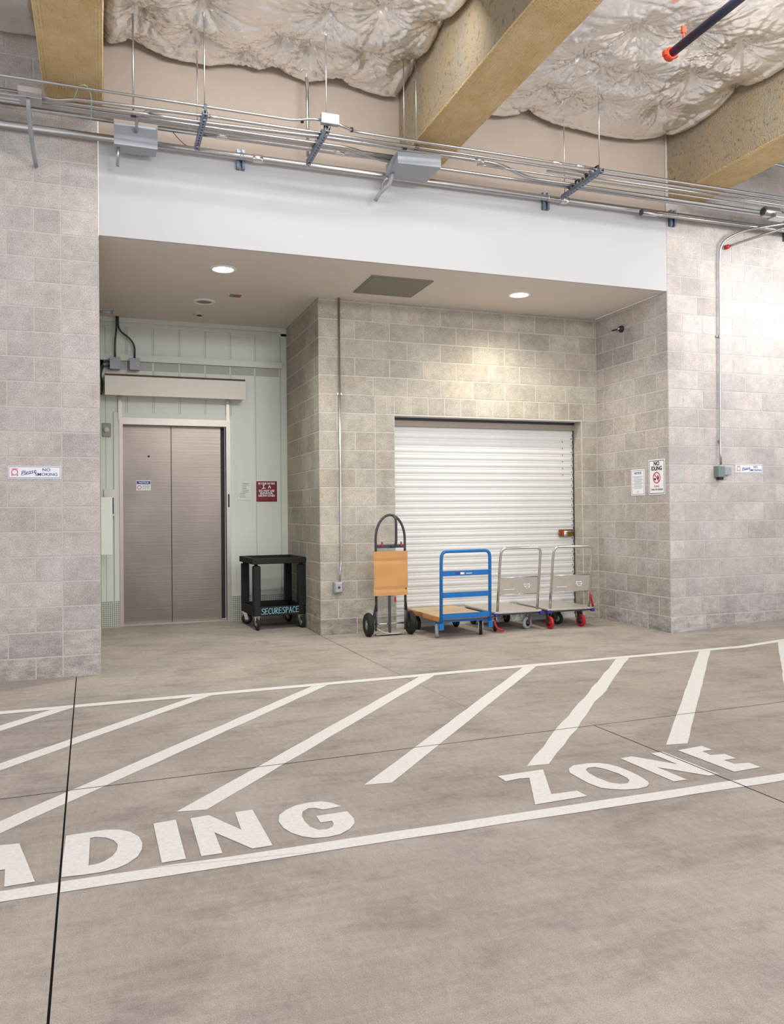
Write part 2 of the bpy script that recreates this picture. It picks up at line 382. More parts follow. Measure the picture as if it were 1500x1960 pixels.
def block_wall(name, fr, u0, u1, zlo, zhi, joints, tone=1, mkey='block', back=.15, parent=None, spread=.09, hole=None, ends=(1, 1)):
    """masonry: every block a slightly proud rounded face over a mortar bed; joints(row) gives its head joints"""
    o_, u, v = (Vector(x) for x in fr); nn = u.cross(v); b = MB(); tint = []
    def face(a0, a1, b0, b1):
        g = .0045; c = .0035; t = tone*(1+rnd.uniform(-spread, spread)); hue = rnd.uniform(-.018, .018)
        cc = (t*(1+hue), t, t*(1-hue*1.2))
        P = lambda a, z, d: o_ + u*a + v*z + nn*d
        vs = [P(a0+g, b0+g, -.004), P(a1-g, b0+g, -.004), P(a1-g, b1-g, -.004), P(a0+g, b1-g, -.004),
              P(a0+g+c, b0+g+c, 0), P(a1-g-c, b0+g+c, 0), P(a1-g-c, b1-g-c, 0), P(a0+g+c, b1-g-c, 0)]
        b.add(vs, [(4,5,6,7),(0,1,5,4),(1,2,6,5),(2,3,7,6),(3,0,4,7)]); tint.extend([cc]*5)
    i0 = math.floor((TOP-zhi)/H+1e-6); i = i0
    while TOP - i*H > zlo+1e-4:
        zt = min(zhi, TOP - i*H); zb = max(zlo, TOP-(i+1)*H)
        js = sorted([j for j in joints(i) if u0 < j < u1]); js = [u0]+js+[u1]
        for a, c in zip(js[:-1], js[1:]):
            if c-a < .02 or zt-zb < .02: continue
            if hole and not (c <= hole[0]+.001 or a >= hole[1]-.001 or zb >= hole[2]-.001):
                if a < hole[0]-.02: face(a, hole[0], zb, zt)
                if c > hole[1]+.02: face(hole[1], c, zb, zt)
                if zt > hole[2]+.02: face(max(a, hole[0]), min(c, hole[1]), max(zb, hole[2]), zt)
                continue
            face(a, c, zb, zt)
        i += 1
    wall = b.build(name, M[mkey], parent)
    at = wall.data.color_attributes.new('tint', 'FLOAT_COLOR', 'CORNER')
    k = 0
    for p in wall.data.polygons:
        for li in p.loop_indices: at.data[li].color = (*tint[p.index], 1)
    mb = MB(); U0, U1 = u0+(.0035 if ends[0] else -.06), u1-(.0035 if ends[1] else -.06)
    if hole:
        mb.prism([(U0, zlo), (hole[0], zlo), (hole[0], zhi), (U0, zhi)], fr, -back, -.003)
        mb.prism([(hole[1], zlo), (U1, zlo), (U1, zhi), (hole[1], zhi)], fr, -back, -.003)
        mb.prism([(hole[0], hole[2]), (hole[1], hole[2]), (hole[1], zhi), (hole[0], zhi)], fr, -back, -.003)
    else: mb.prism([(U0, zlo), (U1, zlo), (U1, zhi), (U0, zhi)], fr, -back, -.003)
    mb.build('mortar', 'mortar', wall)
    return struct(wall)
FX = lambda y: ((0, y, 0), (1, 0, 0), (0, 0, 1))          # a face looking at the camera side
def runs(start, step=.4064, lo=-6, hi=12, half=.2032):
    def f(i):
        s = start + (half if i % 2 else 0); k0 = math.floor((lo-s)/step)
        return [s+k*step for k in range(k0, math.ceil((hi-s)/step)+1)]
    return f
def left_j(i):
    return [-.294] + [-.294 - (.2032 if i % 2 else .4064) - k*.4064 for k in range(12)]
struct(block_wall('wall_left', FX(0), -3.6, 0, -.02, 5.76, left_j, 1.0), 'grey concrete block pier wall beside the lift alcove')
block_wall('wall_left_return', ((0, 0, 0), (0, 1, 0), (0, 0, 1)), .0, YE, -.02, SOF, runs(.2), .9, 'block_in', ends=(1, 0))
def right_j(i):
    if i % 2: return [W+.19, W+.457] + [W+.457+.4064*(k+1) for k in range(10)]
    return [W+.394, W+.636] + [W+.636+.4064*(k+1) for k in range(10)]
struct(block_wall('wall_right', FX(0), W, 9.8, -.02, 5.76, right_j, 1.08), 'grey concrete block wall right of the alcove')
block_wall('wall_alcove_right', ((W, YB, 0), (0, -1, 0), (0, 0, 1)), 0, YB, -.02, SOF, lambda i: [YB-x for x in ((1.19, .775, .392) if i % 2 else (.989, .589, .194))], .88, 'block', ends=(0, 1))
def back_j(i):
    js = [XB + (.41 if i % 2 else .62) + .4064*k for k in range(10)]
    if i == 5: js = [2.42, 2.86, 3.0] + [3.087+.2032*k for k in range(13)]
    elif i > 5: js = [2.63 if i % 2 else 2.42, 2.86]
    return js
D0, D1, DT = 3.087, 5.50, 2.395
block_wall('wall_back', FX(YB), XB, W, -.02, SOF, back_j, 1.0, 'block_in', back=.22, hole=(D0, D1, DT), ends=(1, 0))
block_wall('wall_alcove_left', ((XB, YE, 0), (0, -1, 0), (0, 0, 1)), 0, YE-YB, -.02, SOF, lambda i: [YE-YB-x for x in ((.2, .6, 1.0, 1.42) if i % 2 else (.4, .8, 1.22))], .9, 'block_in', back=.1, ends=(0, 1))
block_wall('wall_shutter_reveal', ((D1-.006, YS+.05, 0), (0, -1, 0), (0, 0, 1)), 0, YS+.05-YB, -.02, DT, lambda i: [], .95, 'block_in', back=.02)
# upper front wall above the alcove: white band below, bare beige board above
struct(MB().box((0, 0, SOF), (W, .03, 4.452)).build('trim_1', 'white'), 'white painted band above the alcove')
struct(MB().box((.001, .012, 4.452), (W-.001, .16, 5.74)).build('wall_front', 'beige'), 'beige board wall above the conduits')
struct(MB().box((0, .03, SOF), (W, YE+.1, SOF+.06)).build('ceiling_alcove', 'soffit'), 'painted soffit over the alcove')
struct(MB().box((-6, -7.5, 5.75), (11, .3, 5.8)).build('ceiling', 'beige'), 'ceiling deck above the insulation')
# floor slabs with open saw joints between
YBt = lambda x: -2.93 + .028*(x-0.16)
XA = lambda y: -.194 - y*.0143
XC = lambda y: 2.857 + (-2.9-y)*.032
fb = MB(); g = .0038
def slab(poly, n=1): fb.add([(x, y, floor_z(x)) for x, y in poly], [list(range(len(poly)))])
yB = lambda x: YBt(x)+g
yN = lambda x: YBt(x)-g
yC = YE+.2
# far-left, far-right (split at the diagonal recess joint and where the ramp begins), near slabs
slab([(-7, yB(-7)), (XA(-2.9)-g, yB(-.15)), (XA(0)-g, 0.05), (-7, .05)])
slab([(XA(-2.9)+g, yB(-.15)), (2.345, yB(2.345)), (2.252-.003, .093), (2.217-.003, 1.2), (2.217-.003, yC), (-.5, yC), (-.5, .05), (XA(0)+g, .05)])
slab([(2.345, yB(2.345)), (5.75, yB(5.75)), (5.75, yC), (2.217+.003, yC), (2.217+.003, 1.2), (2.252+.003, .093)])
slab([(5.75, yB(5.75)), (12, yB(12)), (12, yC), (5.75, yC)])
slab([(-7, -12), (XA(-12)-g, -12), (XA(-2.9)-g, yN(-.15)), (-7, yN(-7))])
slab([(XA(-12)+g, -12), (XC(-12)-g, -12), (XC(-2.9)-g, yN(2.85)), (XA(-2.9)+g, yN(-.15))])
slab([(XC(-12)+g, -12), (5.75, -12), (5.75, yN(5.75)), (XC(-2.9)+g, yN(2.86))])
slab([(5.75, -12), (12, -12), (12, yN(12)), (5.75, yN(5.75))])
fl = struct(fb.build('floor', 'concrete'), 'brushed concrete driveway floor')
MB().add([(-7, -12, -.012), (5.75, -12, -.012), (12, -12, -.012+.3125), (-7, yC, -.012), (5.75, yC, -.012), (12, yC, -.012+.3125)], [(0, 1, 4, 3), (1, 2, 5, 4)]).build('joint_filler', 'gap', fl)

# foil insulation between the beams
def foil(name, x0, x1, ylo, pins, seed, step=.02):
    rg = random.Random(seed); P = []
    for (px, py) in pins: P.append((px, py, rg.uniform(.09, .15), rg.uniform(0, 6.28), rg.randint(7, 11), rg.uniform(.85, 1.2)))
    nx = int((x1-x0)/step); ny = int((-.004-ylo)/step); vs = []; fs = []
    for j in range(ny+1):
        y = ylo + (-.004-ylo)*j/ny
        for i in range(nx+1):
            x = x0 + (x1-x0)*i/nx
            e = min(x-x0, x1-x, -.004-y); z = 5.30
            near = sorted(((math.hypot(x-q[0], y-q[1]), q) for q in P), key=lambda t: t[0])[:3]
            dmin = near[0][0]
            z -= .115*math.sin(min(1, dmin/.46)*math.pi/2)**.75                      # quilt belly sagging between the pins
            wb = noise.noise(Vector((x*4, y*4, seed))); wc = noise.noise(Vector((x*9, y*9, seed+2)))
            for d, q in near[:3]:
                if d < .75:
                    th = math.atan2(y-q[1], x-q[0]); fall = math.exp(-(d/.40)**1.5)*min(1, d/.04)
                    amp = .75+1.0*noise.noise(Vector((math.cos(th)*1.5+q[3], math.sin(th)*1.5, seed)))
                    c1 = (1-abs(math.sin(th*q[4]*.5+q[3]+.9*wb)))**3; c2 = (1-abs(math.sin(th*q[4]*1.3+q[3]*2+1.6*wb)))**3; c3 = (1-abs(math.sin(th*q[4]*2.6+q[3]+1.5*wc)))**2
                    z += amp*fall*(.026*c1*q[5] + .016*c2 + .008*c3)
                    z += q[2]*.5*math.exp(-(d/.05)**2)
            z += .035*noise.noise(Vector((x*1.7, y*1.7, seed))) + .005*noise.noise(Vector((x*9, y*4, seed+3))) + .0015*noise.noise(Vector((x*26, y*12, seed+5)))+.006*(1-abs(noise.noise(Vector((x*7+3*noise.noise(Vector((x*2, y*2, 4))), y*7, seed+8))))*2.4)
            n1 = noise.noise(Vector((x*3+7, y*3, seed)));
            z += .006*(1-abs(n1)*2)*(.5+.5*noise.noise(Vector((x, y, 9))))
            if e < .16: z += .07*(1-e/.16)**2 - .03*math.sin(e/.16*math.pi)     # tucked up at its borders
            vs.append((x, y, z))
    for j in range(ny):
        for i in range(nx): a = j*(nx+1)+i; fs.append((a, a+1, a+nx+2, a+nx+1))
    b = MB(); b.add(vs, fs, True); return b.build(name, 'foil')
def pingrid(x0, x1, ylo, seed, extra=(), y=-.28):
    rg = random.Random(seed); L = list(extra); k = 0
    while y > ylo:
        x = x0 + .25 + (.32 if k % 2 else 0)
        while x < x1-.12:
            p = (x+rg.uniform(-.1, .1), y+rg.uniform(-.09, .09))
            if all(math.hypot(p[0]-q[0], p[1]-q[1]) > .3 for q in L): L.append(p)
            x += .62
        y -= .5; k += 1
    return L
f = foil('insulation_blanket', -3.2, -.40, -2.6, pingrid(-3.2, -.4, -2.6, 3), 3, .03); tag(f, 'silver foil insulation sagging over the left pier, left of all beams', 'insulation', 'foil insulation blankets')
f = foil('insulation_blanket', .04, 2.68, -3.4, pingrid(.04, 2.68, -3.4, 5, [(0.295, -0.52), (0.772, -0.792), (0.766, -0.36), (1.482, -0.05), (1.729, -0.964), (1.73, -0.432), (1.487, -0.463), (2.125, -1.141), (2.198, -0.524), (2.6, -1.122), (2.6, -0.537), (1.207, -0.164), (0.267, -0.05), (2.061, -0.05)], -1.75), 5, .0135); tag(f, 'quilted silver foil insulation between the left and middle beams', 'insulation', 'foil insulation blankets')
f = foil('insulation_blanket', 3.12, 5.74, -4.3, pingrid(3.12, 5.74, -4.3, 11, [(3.989, -1.077), (3.953, -0.498), (4.625, -0.99), (5.139, -1.107), (5.18, -1.678), (5.232, -0.534), (4.275, -0.964), (4.006, -0.05), (4.292, -0.399), (5.66, -1.112), (4.652, -0.478), (5.66, -0.05), (4.181, -1.606), (4.681, -1.699)], -2.6), 11, .0145); tag(f, 'quilted silver foil insulation between the middle and right beams', 'insulation', 'foil insulation blankets')

def beam(x0, x1, y1, label):
    t = thing('ceiling_beam', ((x0+x1)/2, .0, 4.64), label, 'beam', 'fireproofed ceiling beams')
    b = MB(); ny = 60; prof = [(x0, 5.74), (x0, 4.665), (x0+.02, 4.645)]; 
    cols = 14
    def pt(s, yy):
        # side, bottom, side with a lumpy hand-applied surface
        x, z = s; k = noise.noise(Vector((x*6, yy*3, z*6)))*.012
        return (x + (k if z > 4.66 else 0), yy, z + (k*.7 if z <= 4.67 else 0))
    S = [(x0, 5.74 - i*(5.74-4.66)/10) for i in range(11)] + [(x0+.012+(x1-x0-.024)*i/8, 4.640) for i in range(9)] + [(x1, 4.66 + i*(5.74-4.66)/10) for i in range(11)]
    vs = []; fs = []; n = len(S)
    for j in range(ny+1):
        yy = y1 + (.0-y1)*j/ny
        vs += [pt(s, yy) for s in S]
    side = MB(); low = MB()
    fa = [(j*n+i, j*n+i+1, (j+1)*n+i+1, (j+1)*n+i) for j in range(ny) for i in range(n-1)]
    low.add(vs, [q for k, q in enumerate(fa) if 10 <= k % (n-1) <= 19], True)
    side.add(vs, [q for k, q in enumerate(fa) if not 10 <= k % (n-1) <= 19], True)
    for mb in (side, low):
        used = sorted({i for q in mb.f for i in q}); mp = {a: c for c, a in enumerate(used)}; mb.v = [mb.v[i] for i in used]; mb.f = [[mp[i] for i in q] for q in mb.f]
    side.build('beam_side', 'beam_side', t); low.build('beam_underside', 'beam_low_lit', t)
beam(-.40, .04, -4.3, 'narrow fireproofed beam overhead at the left, beside the block pier')
beam(2.68, 3.115, -4.3, 'tan fireproofed ceiling beam crossing the middle of the top edge')
beam(5.745, 6.17, -4.3, 'tan fireproofed ceiling beam at the upper right')

# ---------------------------------------------------------------- lift doorway (door_1)
pn = struct(MB().rect(FX(YE), -.05, -.02, .20, SOF, -.06, 0).rect(FX(YE), .20, 2.46, 1.51, SOF, -.06, 0).rect(FX(YE), 1.51, -.02, XB, SOF, -.06, 0).build('wall_lift', 'panel'), 'white metal panel wall around the lift')
sm = MB(); dk = MB()
for x in (.056, .302, .607, .912, 1.217, 1.522, 1.827, 2.139):
    z0 = 2.46 if .2 < x < 1.51 else 0
    if x in (.056, 1.827, 1.522, .302, 2.139) and x > 1.51 or x == .056: z0 = .3
    if x == .302: z0 = 2.5
    sm.rect(FX(YE), x-.016, z0, x-.003, SOF-.1, 0, .009); dk.rect(FX(YE), x-.003, z0, x+.003, SOF-.1, 0, .0015)
sm.rect(FX(YE), 0, SOF-.1, XB, SOF-.07, 0, .012); sm.rect(FX(YE), 0, SOF-.05, XB, SOF, 0, .02)
sm.rect(FX(YE), 2.15, .3, XB, SOF, 0, .012); sm.rect(FX(YE), -.02, .3, .045, 3.5, 0, .008)
sm.build('panel_rib', 'panel', pn); dk.build('panel_seam', 'panel_dk', pn)
rl = MB().rect(FX(YE), 0, 3.14, 2.16, 3.215, 0, .05).build('wall_rail', 'panel'); tag(rl, 'horizontal white metal rail across the panels above the lift cover', 'rail')
MB().rect(FX(YE), 0, 3.04, 2.16, 3.14, 0, .008).build('rail_shadow_strip', 'panel_shadow', rl)  # darker strip painted in as the shadow below the rail
d1 = struct(bpy.data.objects.new('door_1', None), 'stainless steel lift doors'); col.objects.link(d1); d1.location = (.8, YE, 0)
YD = YE+.09
MB().rect(FX(YE), .145, 0, .205, 2.53, 0, .02).rect(FX(YE), 1.505, 0, 1.565, 2.53, 0, .02).rect(FX(YE), .145, 2.47, 1.565, 2.53, 0, .021).build('outer_casing', 'panel', d1)
MB().rect(FX(YE), .205, 0, .245, 2.44, -.1, .03).rect(FX(YE), 1.455, 0, 1.505, 2.44, -.1, .03).rect(FX(YE), .205, 2.39, 1.505, 2.47, -.1, .031).build('door_frame', 'frame', d1)
for a, b_ in ((.245, .8045), (.8095, 1.402)):
    MB().rect(FX(YD), a, .012, b_, 2.41, -.03, 0).build('door_leaf', 'doorsteel', d1, bevel=.002)
MB().rect(FX(YD), .8045, .012, .8095, 2.41, -.02, -.012).rect(FX(YD), 1.402, .012, 1.456, 2.41, -.06, -.03).build('leaf_gap', 'signk', d1)
MB().rect(FX(YE), .245, -.005, 1.455, .012, -.09, .0).build('door_sill', 'frame', d1)
MB().lathe([(.0, .0), (.012, 0), (.013, -.006)][::-1], (.545, YD-.001, 2.02), 'y', 12).build('key_hole', 'dkmetal', d1)
MB().rect(FX(YE-.03), 1.472, 1.40, 1.49, 1.56, 0, .004).build('jamb_slot', 'signk', d1)
dec = thing('door_sticker', (.49, YD, 1.67), 'small blue and white notice sticker on the left lift door leaf', 'sticker')
FD = ((.40, YD, 1.61), (1, 0, 0), (0, 0, 1))
MB().rect(FD, 0, 0, .165, .12, 0, .001).build('backing', 'signw', dec); MB().rect(FD, .004, .075, .161, .112, .001, .0015).build('blue_band', 'signb', dec)
MB().ring(FD, (.035, .036), .018, .025, .001, .0016).build('prohibition_ring', 'signr', dec); text('NOTICE', FD, (.083, .093), .03, 'signw', dec, bold=.0005)
gl = MB()
for i in range(4): gl.rect(FD, .07, .02+i*.014, .155, .024+i*.014, .001, .0014)
gl.build('small_print', 'greytext', dec)
# tread plate kick strips
for (a, b_, lb) in ((-.01, .2, 'diamond tread kick plate low on the wall left of the lift'), (1.51, XB-.01, 'diamond tread kick plate low on the wall behind the black cart')):
    tag(MB().rect(FX(YE), a, .0, b_, .3, .0, .024).build('kick_plate', 'tread'), lb, 'kick plate', 'kick plates beside the lift')
# air curtain / cover above the lift, on two drop straps
t = thing('lift_header_cover', (.85, YE, 2.7), 'long cream metal cover box mounted above the lift doors', 'cover')
MB().add([(.047, 2.70, 2.70), (1.665, 2.70, 2.70), (1.665, YE, 2.73), (.047, YE, 2.73), (.047, 2.70, 2.925), (1.665, 2.70, 2.925), (1.64, YE, 2.985), (.07, YE, 2.985)],
         [(0,3,2,1),(4,5,6,7),(0,1,5,4),(1,2,6,5),(2,3,7,6),(3,0,4,7)]).build('cover_box', 'header', t, bevel=.004)
MB().rect(FX(2.70), .047, 2.925, 1.655, 2.945, -.02, .004).build('top_edge', 'brown', t, label='dark brown top edge')
for x in (.215, 1.475):
    MB().rect(FX(YE), x-.018, 2.44, x+.022, 2.72, .0, .034).build('strap', 'frame', t)
# electrical boxes and their cables top left of the alcove
for x, lb, px in ((.30, 'left of two grey junction boxes above the lift cover', .30), (.52, 'right of two grey junction boxes above the lift cover', .52)):
    t = thing('junction_box', (x-.13, YE-.07, 3.08), lb, 'junction box', 'junction boxes over the lift')
    MB().box((x-.19, YE-.11, 3.03), (x-.08, YE, 3.16)).build('box_body', 'box', t, bevel=.004)
    MB().box((x-.195, YE-.118, 3.025), (x-.075, YE-.11, 3.165)).build('cover_plate', 'box', t, bevel=.002)
cz = [(.185, YE-.07, SOF), (.185, YE-.07, 3.52), (.165, YE-.07, 3.36), (.165, YE-.07, 3.16)]
tag(MB().tube(smooth_path(cz, .08), .011, 8).build('cable', 'dkmetal'), 'dark conduit dropping straight to the left junction box over the lift', 'conduit', 'conduits over the lift')
cz = [(.20, YE-.07, SOF), (.20, YE-.07, 3.50), (.385, YE-.07, 3.36), (.385, YE-.07, 3.16)]
tag(MB().tube(smooth_path(cz, .1), .011, 8).build('cable', 'dkmetal'), 'dark conduit bending right to the right junction box over the lift', 'conduit', 'conduits over the lift')
for k, lb in ((0, 'upper dark cable curving left from the junction box over the lift'), (1, 'lower dark cable looping down beside the cream lift cover')):
    zz = 3.12-.05*k
    tag(MB().tube(smooth_path([(.12, YE-.05, zz), (.04, YE-.06, zz), (-.0, YE-.08, 3.0-.05*k), (.02+.01*k, YE-.12, 2.86), (.01, YE-.1, 2.72)], .07), .009, 8).build('cable', 'dkmetal'), lb, 'cable', 'cables left of the lift cover')
tag(MB().box((.012, YE-.02, 2.235), (.115, YE, 2.40)).build('exit_alarm', 'panel_dk', bevel=.02), 'small rounded grey alarm housing left of the lift frame', 'alarm')
MB().lathe([(0, .0), (.03, 0), (.035, .02)], (.064, YE-.045, 2.32), 'y', 20).build('sounder', 'ivory', bpy.data.objects['exit_alarm'])
t = thing('call_station', (.09, YE, 1.5), 'stainless call button plate left of the lift', 'call station')
MB().rect(FX(YE), .03, 1.30, .15, 1.62, 0, .03).build('plate', 'steel', t, bevel=.003)
MB().rect(FX(YE-.03), .10, 1.33, .14, 1.52, 0, .01).build('button_strip', 'dkmetal', t)
tag(MB().box((-.02, 2.58, .865), (.122, 2.64, 1.52)).build('white_board', 'paper', bevel=.004), 'upright white panel sticking out from behind the left pier', 'panel')

# sign beside the lift: fire
t = thing('fire_sign', (1.955, YE, 1.6), 'dark red in case of fire sign right of the lift', 'sign')
FS = ((1.824, YE-.003, 1.463), (1, 0, 0), (0, 0, 1))
MB().rect(FS, -.008, -.008, .271, .267, 0, .003).build('backing', 'signw', t); MB().rect(FS, 0, 0, .263, .259, .003, .005).build('face', 'maroon', t)
for s, z in (('IN CASE OF FIRE', .228), ('DO NOT USE', .137), ('ELEVATOR,', .107), ('USE EXIT STAIRS', .075)): text(s, FS, (.131, z), .033, 'signw', t, lift=.006, bold=.0012, sx=.86 if len(s) > 10 else 1)
b = MB()
b.prism([(.085, .165), (.118, .165), (.112, .178), (.100, .172), (.098, .195), (.105, .205), (.094, .222), (.084, .205), (.090, .195), (.088, .175), (.070, .168), (.070, .16), (.12, .155)][:12], FS, .005, .006)
b.build('person_pictogram', 'signw', t); b = MB()
b.prism([(.155, .165), (.150, .178), (.158, .192), (.166, .212), (.174, .198), (.184, .186), (.182, .172), (.175, .165), (.172, .180), (.166, .186), (.161, .176)], FS, .005, .006)
b.build('flame_pictogram', 'signw', t)
t = thing('posted_paper', (1.68, YE, 1.6), 'faded typed paper posted left of the red fire sign', 'notice')
FS = ((1.600, YE-.003, 1.485), (1, 0, 0), (0, 0, 1)); MB().rect(FS, 0, 0, .165, .24, 0, .0015).build('sheet', 'paper', t)
b = MB(); rr = random.Random(2)
for i in range(9): b.rect(FS, .05 if i < 6 else .02, .205-i*.021, (.05 if i < 6 else .02)+rr.uniform(.05, .09), .211-i*.021, .0015, .002)
b.build('print_lines', 'greytext', t)

# ---------------------------------------------------------------- roll-up shutter (door_2)
YS = YB+.19
d2 = struct(bpy.data.objects.new('door_2', None), 'white corrugated roll-up shutter'); col.objects.link(d2); d2.location = (4.3, YS, 0)
prof = []; z = .03; p = .0815
while z < 2.27:
    for s, d in ((0, 0), (.10, -.014), (.16, -.016), (.3, -.0045), (.55, -.001), (.84, -.0045), (.93, -.010)): prof.append((z+s*p, d))
    z += p
vs = [(x, YS - d - .0, zz) for zz, d in prof for x in (D0-.03, D1+.0)]
cb = MB(); cb.add(vs, [(2*i, 2*i+1, 2*i+3, 2*i+2) for i in range(len(prof)-1)], True)
cb.build('shutter_curtain', 'shutter', d2)
MB().box((D0-.02, YS-.015, .0), (D1, YS+.03, .045)).build('bottom_bar', 'shutter', d2, bevel=.003)
MB().box((D1-.012, YS-.02, 0), (D1+.02, YS+.04, 2.3)).build('guide_rail', 'dkmetal', d2)
MB().box((D0-.02, YS-.02, 0), (D0+.012, YS+.04, 2.3)).build('guide_rail', 'drum', d2)
MB().box((D0-.02, YS-.03, 2.30), (D1, YS+.04, DT+.02)).build('drum_cover', 'drum', d2)
MB().box((D0-.02, YS-.035, 2.365), (D1, YS-.02, DT+.02)).build('head_angle', 'dkmetal', d2)
rv = MB()
for k in range(22): rv.lathe([(0, -.004), (.006, -.003), (.007, 0)], (D1-.035, YS-.006, 2.2-k*.0815*1.0), 'y', 8)
for k in range(6): rv.lathe([(0, -.004), (.006, -.003), (.007, 0)], (D1-.16, YS-.006, 2.16-k*.0815), 'y', 8); rv.lathe([(0, -.004), (.006, -.003), (.007, 0)], (D0+.045, YS-.006, 2.16-k*.0815), 'y', 8)
rv.build('rivets', 'dkmetal', d2)
lk = thing('shutter_lock', (5.37, YS-.02, 1.04), 'brass slide latch with a round lock on the right of the white shutter', 'lock')
MB().box((5.27, YS-.035, 1.0), (5.465, YS-.012, 1.085)).build('latch_plate', 'brass', lk, bevel=.002)
MB().box((5.285, YS-.040, 1.03), (5.32, YS-.034, 1.07)).build('red_tag', 'red', lk, label='red tag on the latch plate')
MB().lathe([(0, -.03), (.028, -.03), (.03, -.02), (.03, 0)], (5.345, YS-.035, 1.03), 'y', 24).build('lock_cylinder', 'chrome', lk)
MB().tube([(5.32, YS-.045, 1.06), (5.46, YS-.045, 1.06)], .009, 10).build('slide_bolt', 'chrome', lk)

# ---------------------------------------------------------------- soffit fittings
def downlight(x, y, m_, lb, colr, power):
    t = thing('downlight', (x, y, SOF), lb, 'ceiling light', 'round recessed downlights in the alcove soffit')
    MB().lathe([(.125, 0), (.123, -.007), (.100, -.010), (.095, -.001), (.092, 0)], (x, y, SOF), 'z', 40).build('trim_ring', 'signw', t)
    MB().lathe([(.097, -.003), (.06, -.006), (.0, -.007)], (x, y, SOF), 'z', 36).build('lens', m_, t, label='glowing round lens')
    if power:
        d = bpy.data.lights.new('downlight_lamp', 'SPOT'); d.energy = power; d.color = colr; d.spot_size = R(150); d.spot_blend = .9; d.shadow_soft_size = .09
        o = bpy.data.objects.new('downlight_lamp', d); col.objects.link(o); o.location = (0, 0, -.03); o.parent = t
downlight(1.113, .641, 'lampw', 'lit cool white round downlight above the way to the lift', (.96, 1, .90), 150)
downlight(4.268, .605, 'lampy', 'lit warm white round downlight above the platform trucks', (1, .93, .76), 120)
t = thing('unlit_downlight', (1.08, 1.905, SOF), 'unlit round downlight deeper in the alcove, in front of the lift', 'ceiling light')
MB().lathe([(.125, 0), (.122, -.008), (.085, -.012), (.080, 0)], (1.08, 1.905, SOF), 'z', 36).build('trim_ring', 'signw', t)
MB().lathe([(.083, -.004), (.05, -.006), (0, -.007)], (1.08, 1.905, SOF), 'z', 30).build('lens', 'hatch', t)
t = thing('smoke_detector', (1.083, 2.47, SOF), 'small ivory smoke detector on the soffit nearest the lift', 'smoke detector')
MB().lathe([(.065, 0), (.065, -.012), (.045, -.016), (.045, -.045), (.03, -.055), (0, -.056)], (1.083, 2.47, SOF), 'z', 28).build('detector_body', 'ivory', t)
MB().box((1.06, 2.42, SOF-.045), (1.11, 2.43, SOF-.03)).build('vent_slot', 'signk', t)
t = thing('ceiling_sticker', (1.368, 1.564, SOF), 'small red and grey square tag on the soffit beyond the cool downlight', 'tag')
MB().box((1.31, 1.51, SOF-.003), (1.43, 1.62, SOF)).build('tag_backing', 'hatch', t); MB().box((1.35, 1.525, SOF-.005), (1.41, 1.6, SOF-.003)).build('tag_mark', 'signr', t)
t = thing('access_hatch', (2.85, .71, SOF), 'square grey access hatch in the alcove soffit', 'hatch')
MB().box((2.525, .39, SOF-.012), (3.18, 1.035, SOF)).build('hatch_frame', 'hatch', t, bevel=.002); MB().box((2.545, .41, SOF-.015), (3.16, 1.015, SOF-.011)).build('hatch_panel', 'hatch', t)
t = thing('pipe_stub', (.05, 1.6, SOF-.05), 'short pipe stub jutting past the left pier under the soffit', 'pipe')
MB().tube([(-.02, 2.05, 3.50), (.13, 2.05, 3.50)], .013, 10).tube([(.13, 2.05, 3.50), (.15, 2.05, 3.50)], .025, 10).build('pipe', 'box', t)
t = thing('alcove_camera', (W, .82, 3.42), 'small dark dome camera high on the alcove right wall', 'camera')
MB().lathe([(.0, -.05), (.022, -.048), (.038, -.02), (.04, 0)], (W, .80, 3.42), 'x', 20).build('housing', 'signk', t); MB().lathe([(0, -.062), (.014, -.056), (.018, -.045)], (W, .80, 3.42), 'x', 16).build('lens', 'galv', t)
MB().tube([(W-.01, .86, 3.43), (W-.01, .98, 3.44)], .008, 8).build('cable', 'signk', t)

# ---------------------------------------------------------------- wall signs
def smoking_sign(x, z, w_, h_, lb):
    t = thing('no_smoking_sign', (x+w_/2, 0, z+h_/2), lb, 'sign', 'please no smoking signs')
    FS = ((x, -.001, z), (1, 0, 0), (0, 0, 1)); MB().rect(FS, 0, 0, w_, h_, 0, .004).build('plate', 'signw', t, bevel=.001)
    b = MB(); e = .006; k = .003
    for r_ in ((e, e, w_-e, e+k), (e, h_-e-k, w_-e, h_-e), (e, e, e+k, h_-e), (w_-e-k, e, w_-e, h_-e)): b.rect(FS, *r_, .004, .0046)
    b.build('border', 'signb', t)
    MB().ring(FS, (.05, h_/2), .018, .026, .004, .005).rect(FS, .026, h_/2+.024, .075, h_/2+.030, .004, .005).rect(FS, .026, h_/2-.030, .036, h_/2-.018, .004, .005).rect(FS, .066, h_/2-.030, .076, h_/2-.018, .004, .005).build('symbol', 'signp', t, label='small pink square symbol')
    text('Please', FS, (.150, h_*.5), .052, 'signb', t, shear=.35, rot=.2, lift=.005, sx=.9)
    strokes([[(.11, .028), (.185, .046)]], FS, .003, 'signb', t, 'underline', .005)
    text('NO', FS, (.285, h_*.70), .034, 'signb', t, lift=.005, bold=.0002, sx=1.15); text('SMOKING', FS, (.285, h_*.33), .034, 'signb', t, lift=.005, bold=.0002, sx=1.12)
smoking_sign(-.697, 1.622, .396, .102, 'please no smoking sign on the left block pier')
smoking_sign(6.588, 1.714, .385, .098, 'please no smoking sign on the right block wall beside the grey box')
def FSd(y, z): return ((W-.002, y, z), (0, -1, 0), (0, 0, 1))
t = thing('no_idling_sign', (W, .2, 1.67), 'black and white no idling sign with a red circle, by the alcove corner', 'sign')
FS = FSd(.340, 1.482); w_, h_ = .277, .385
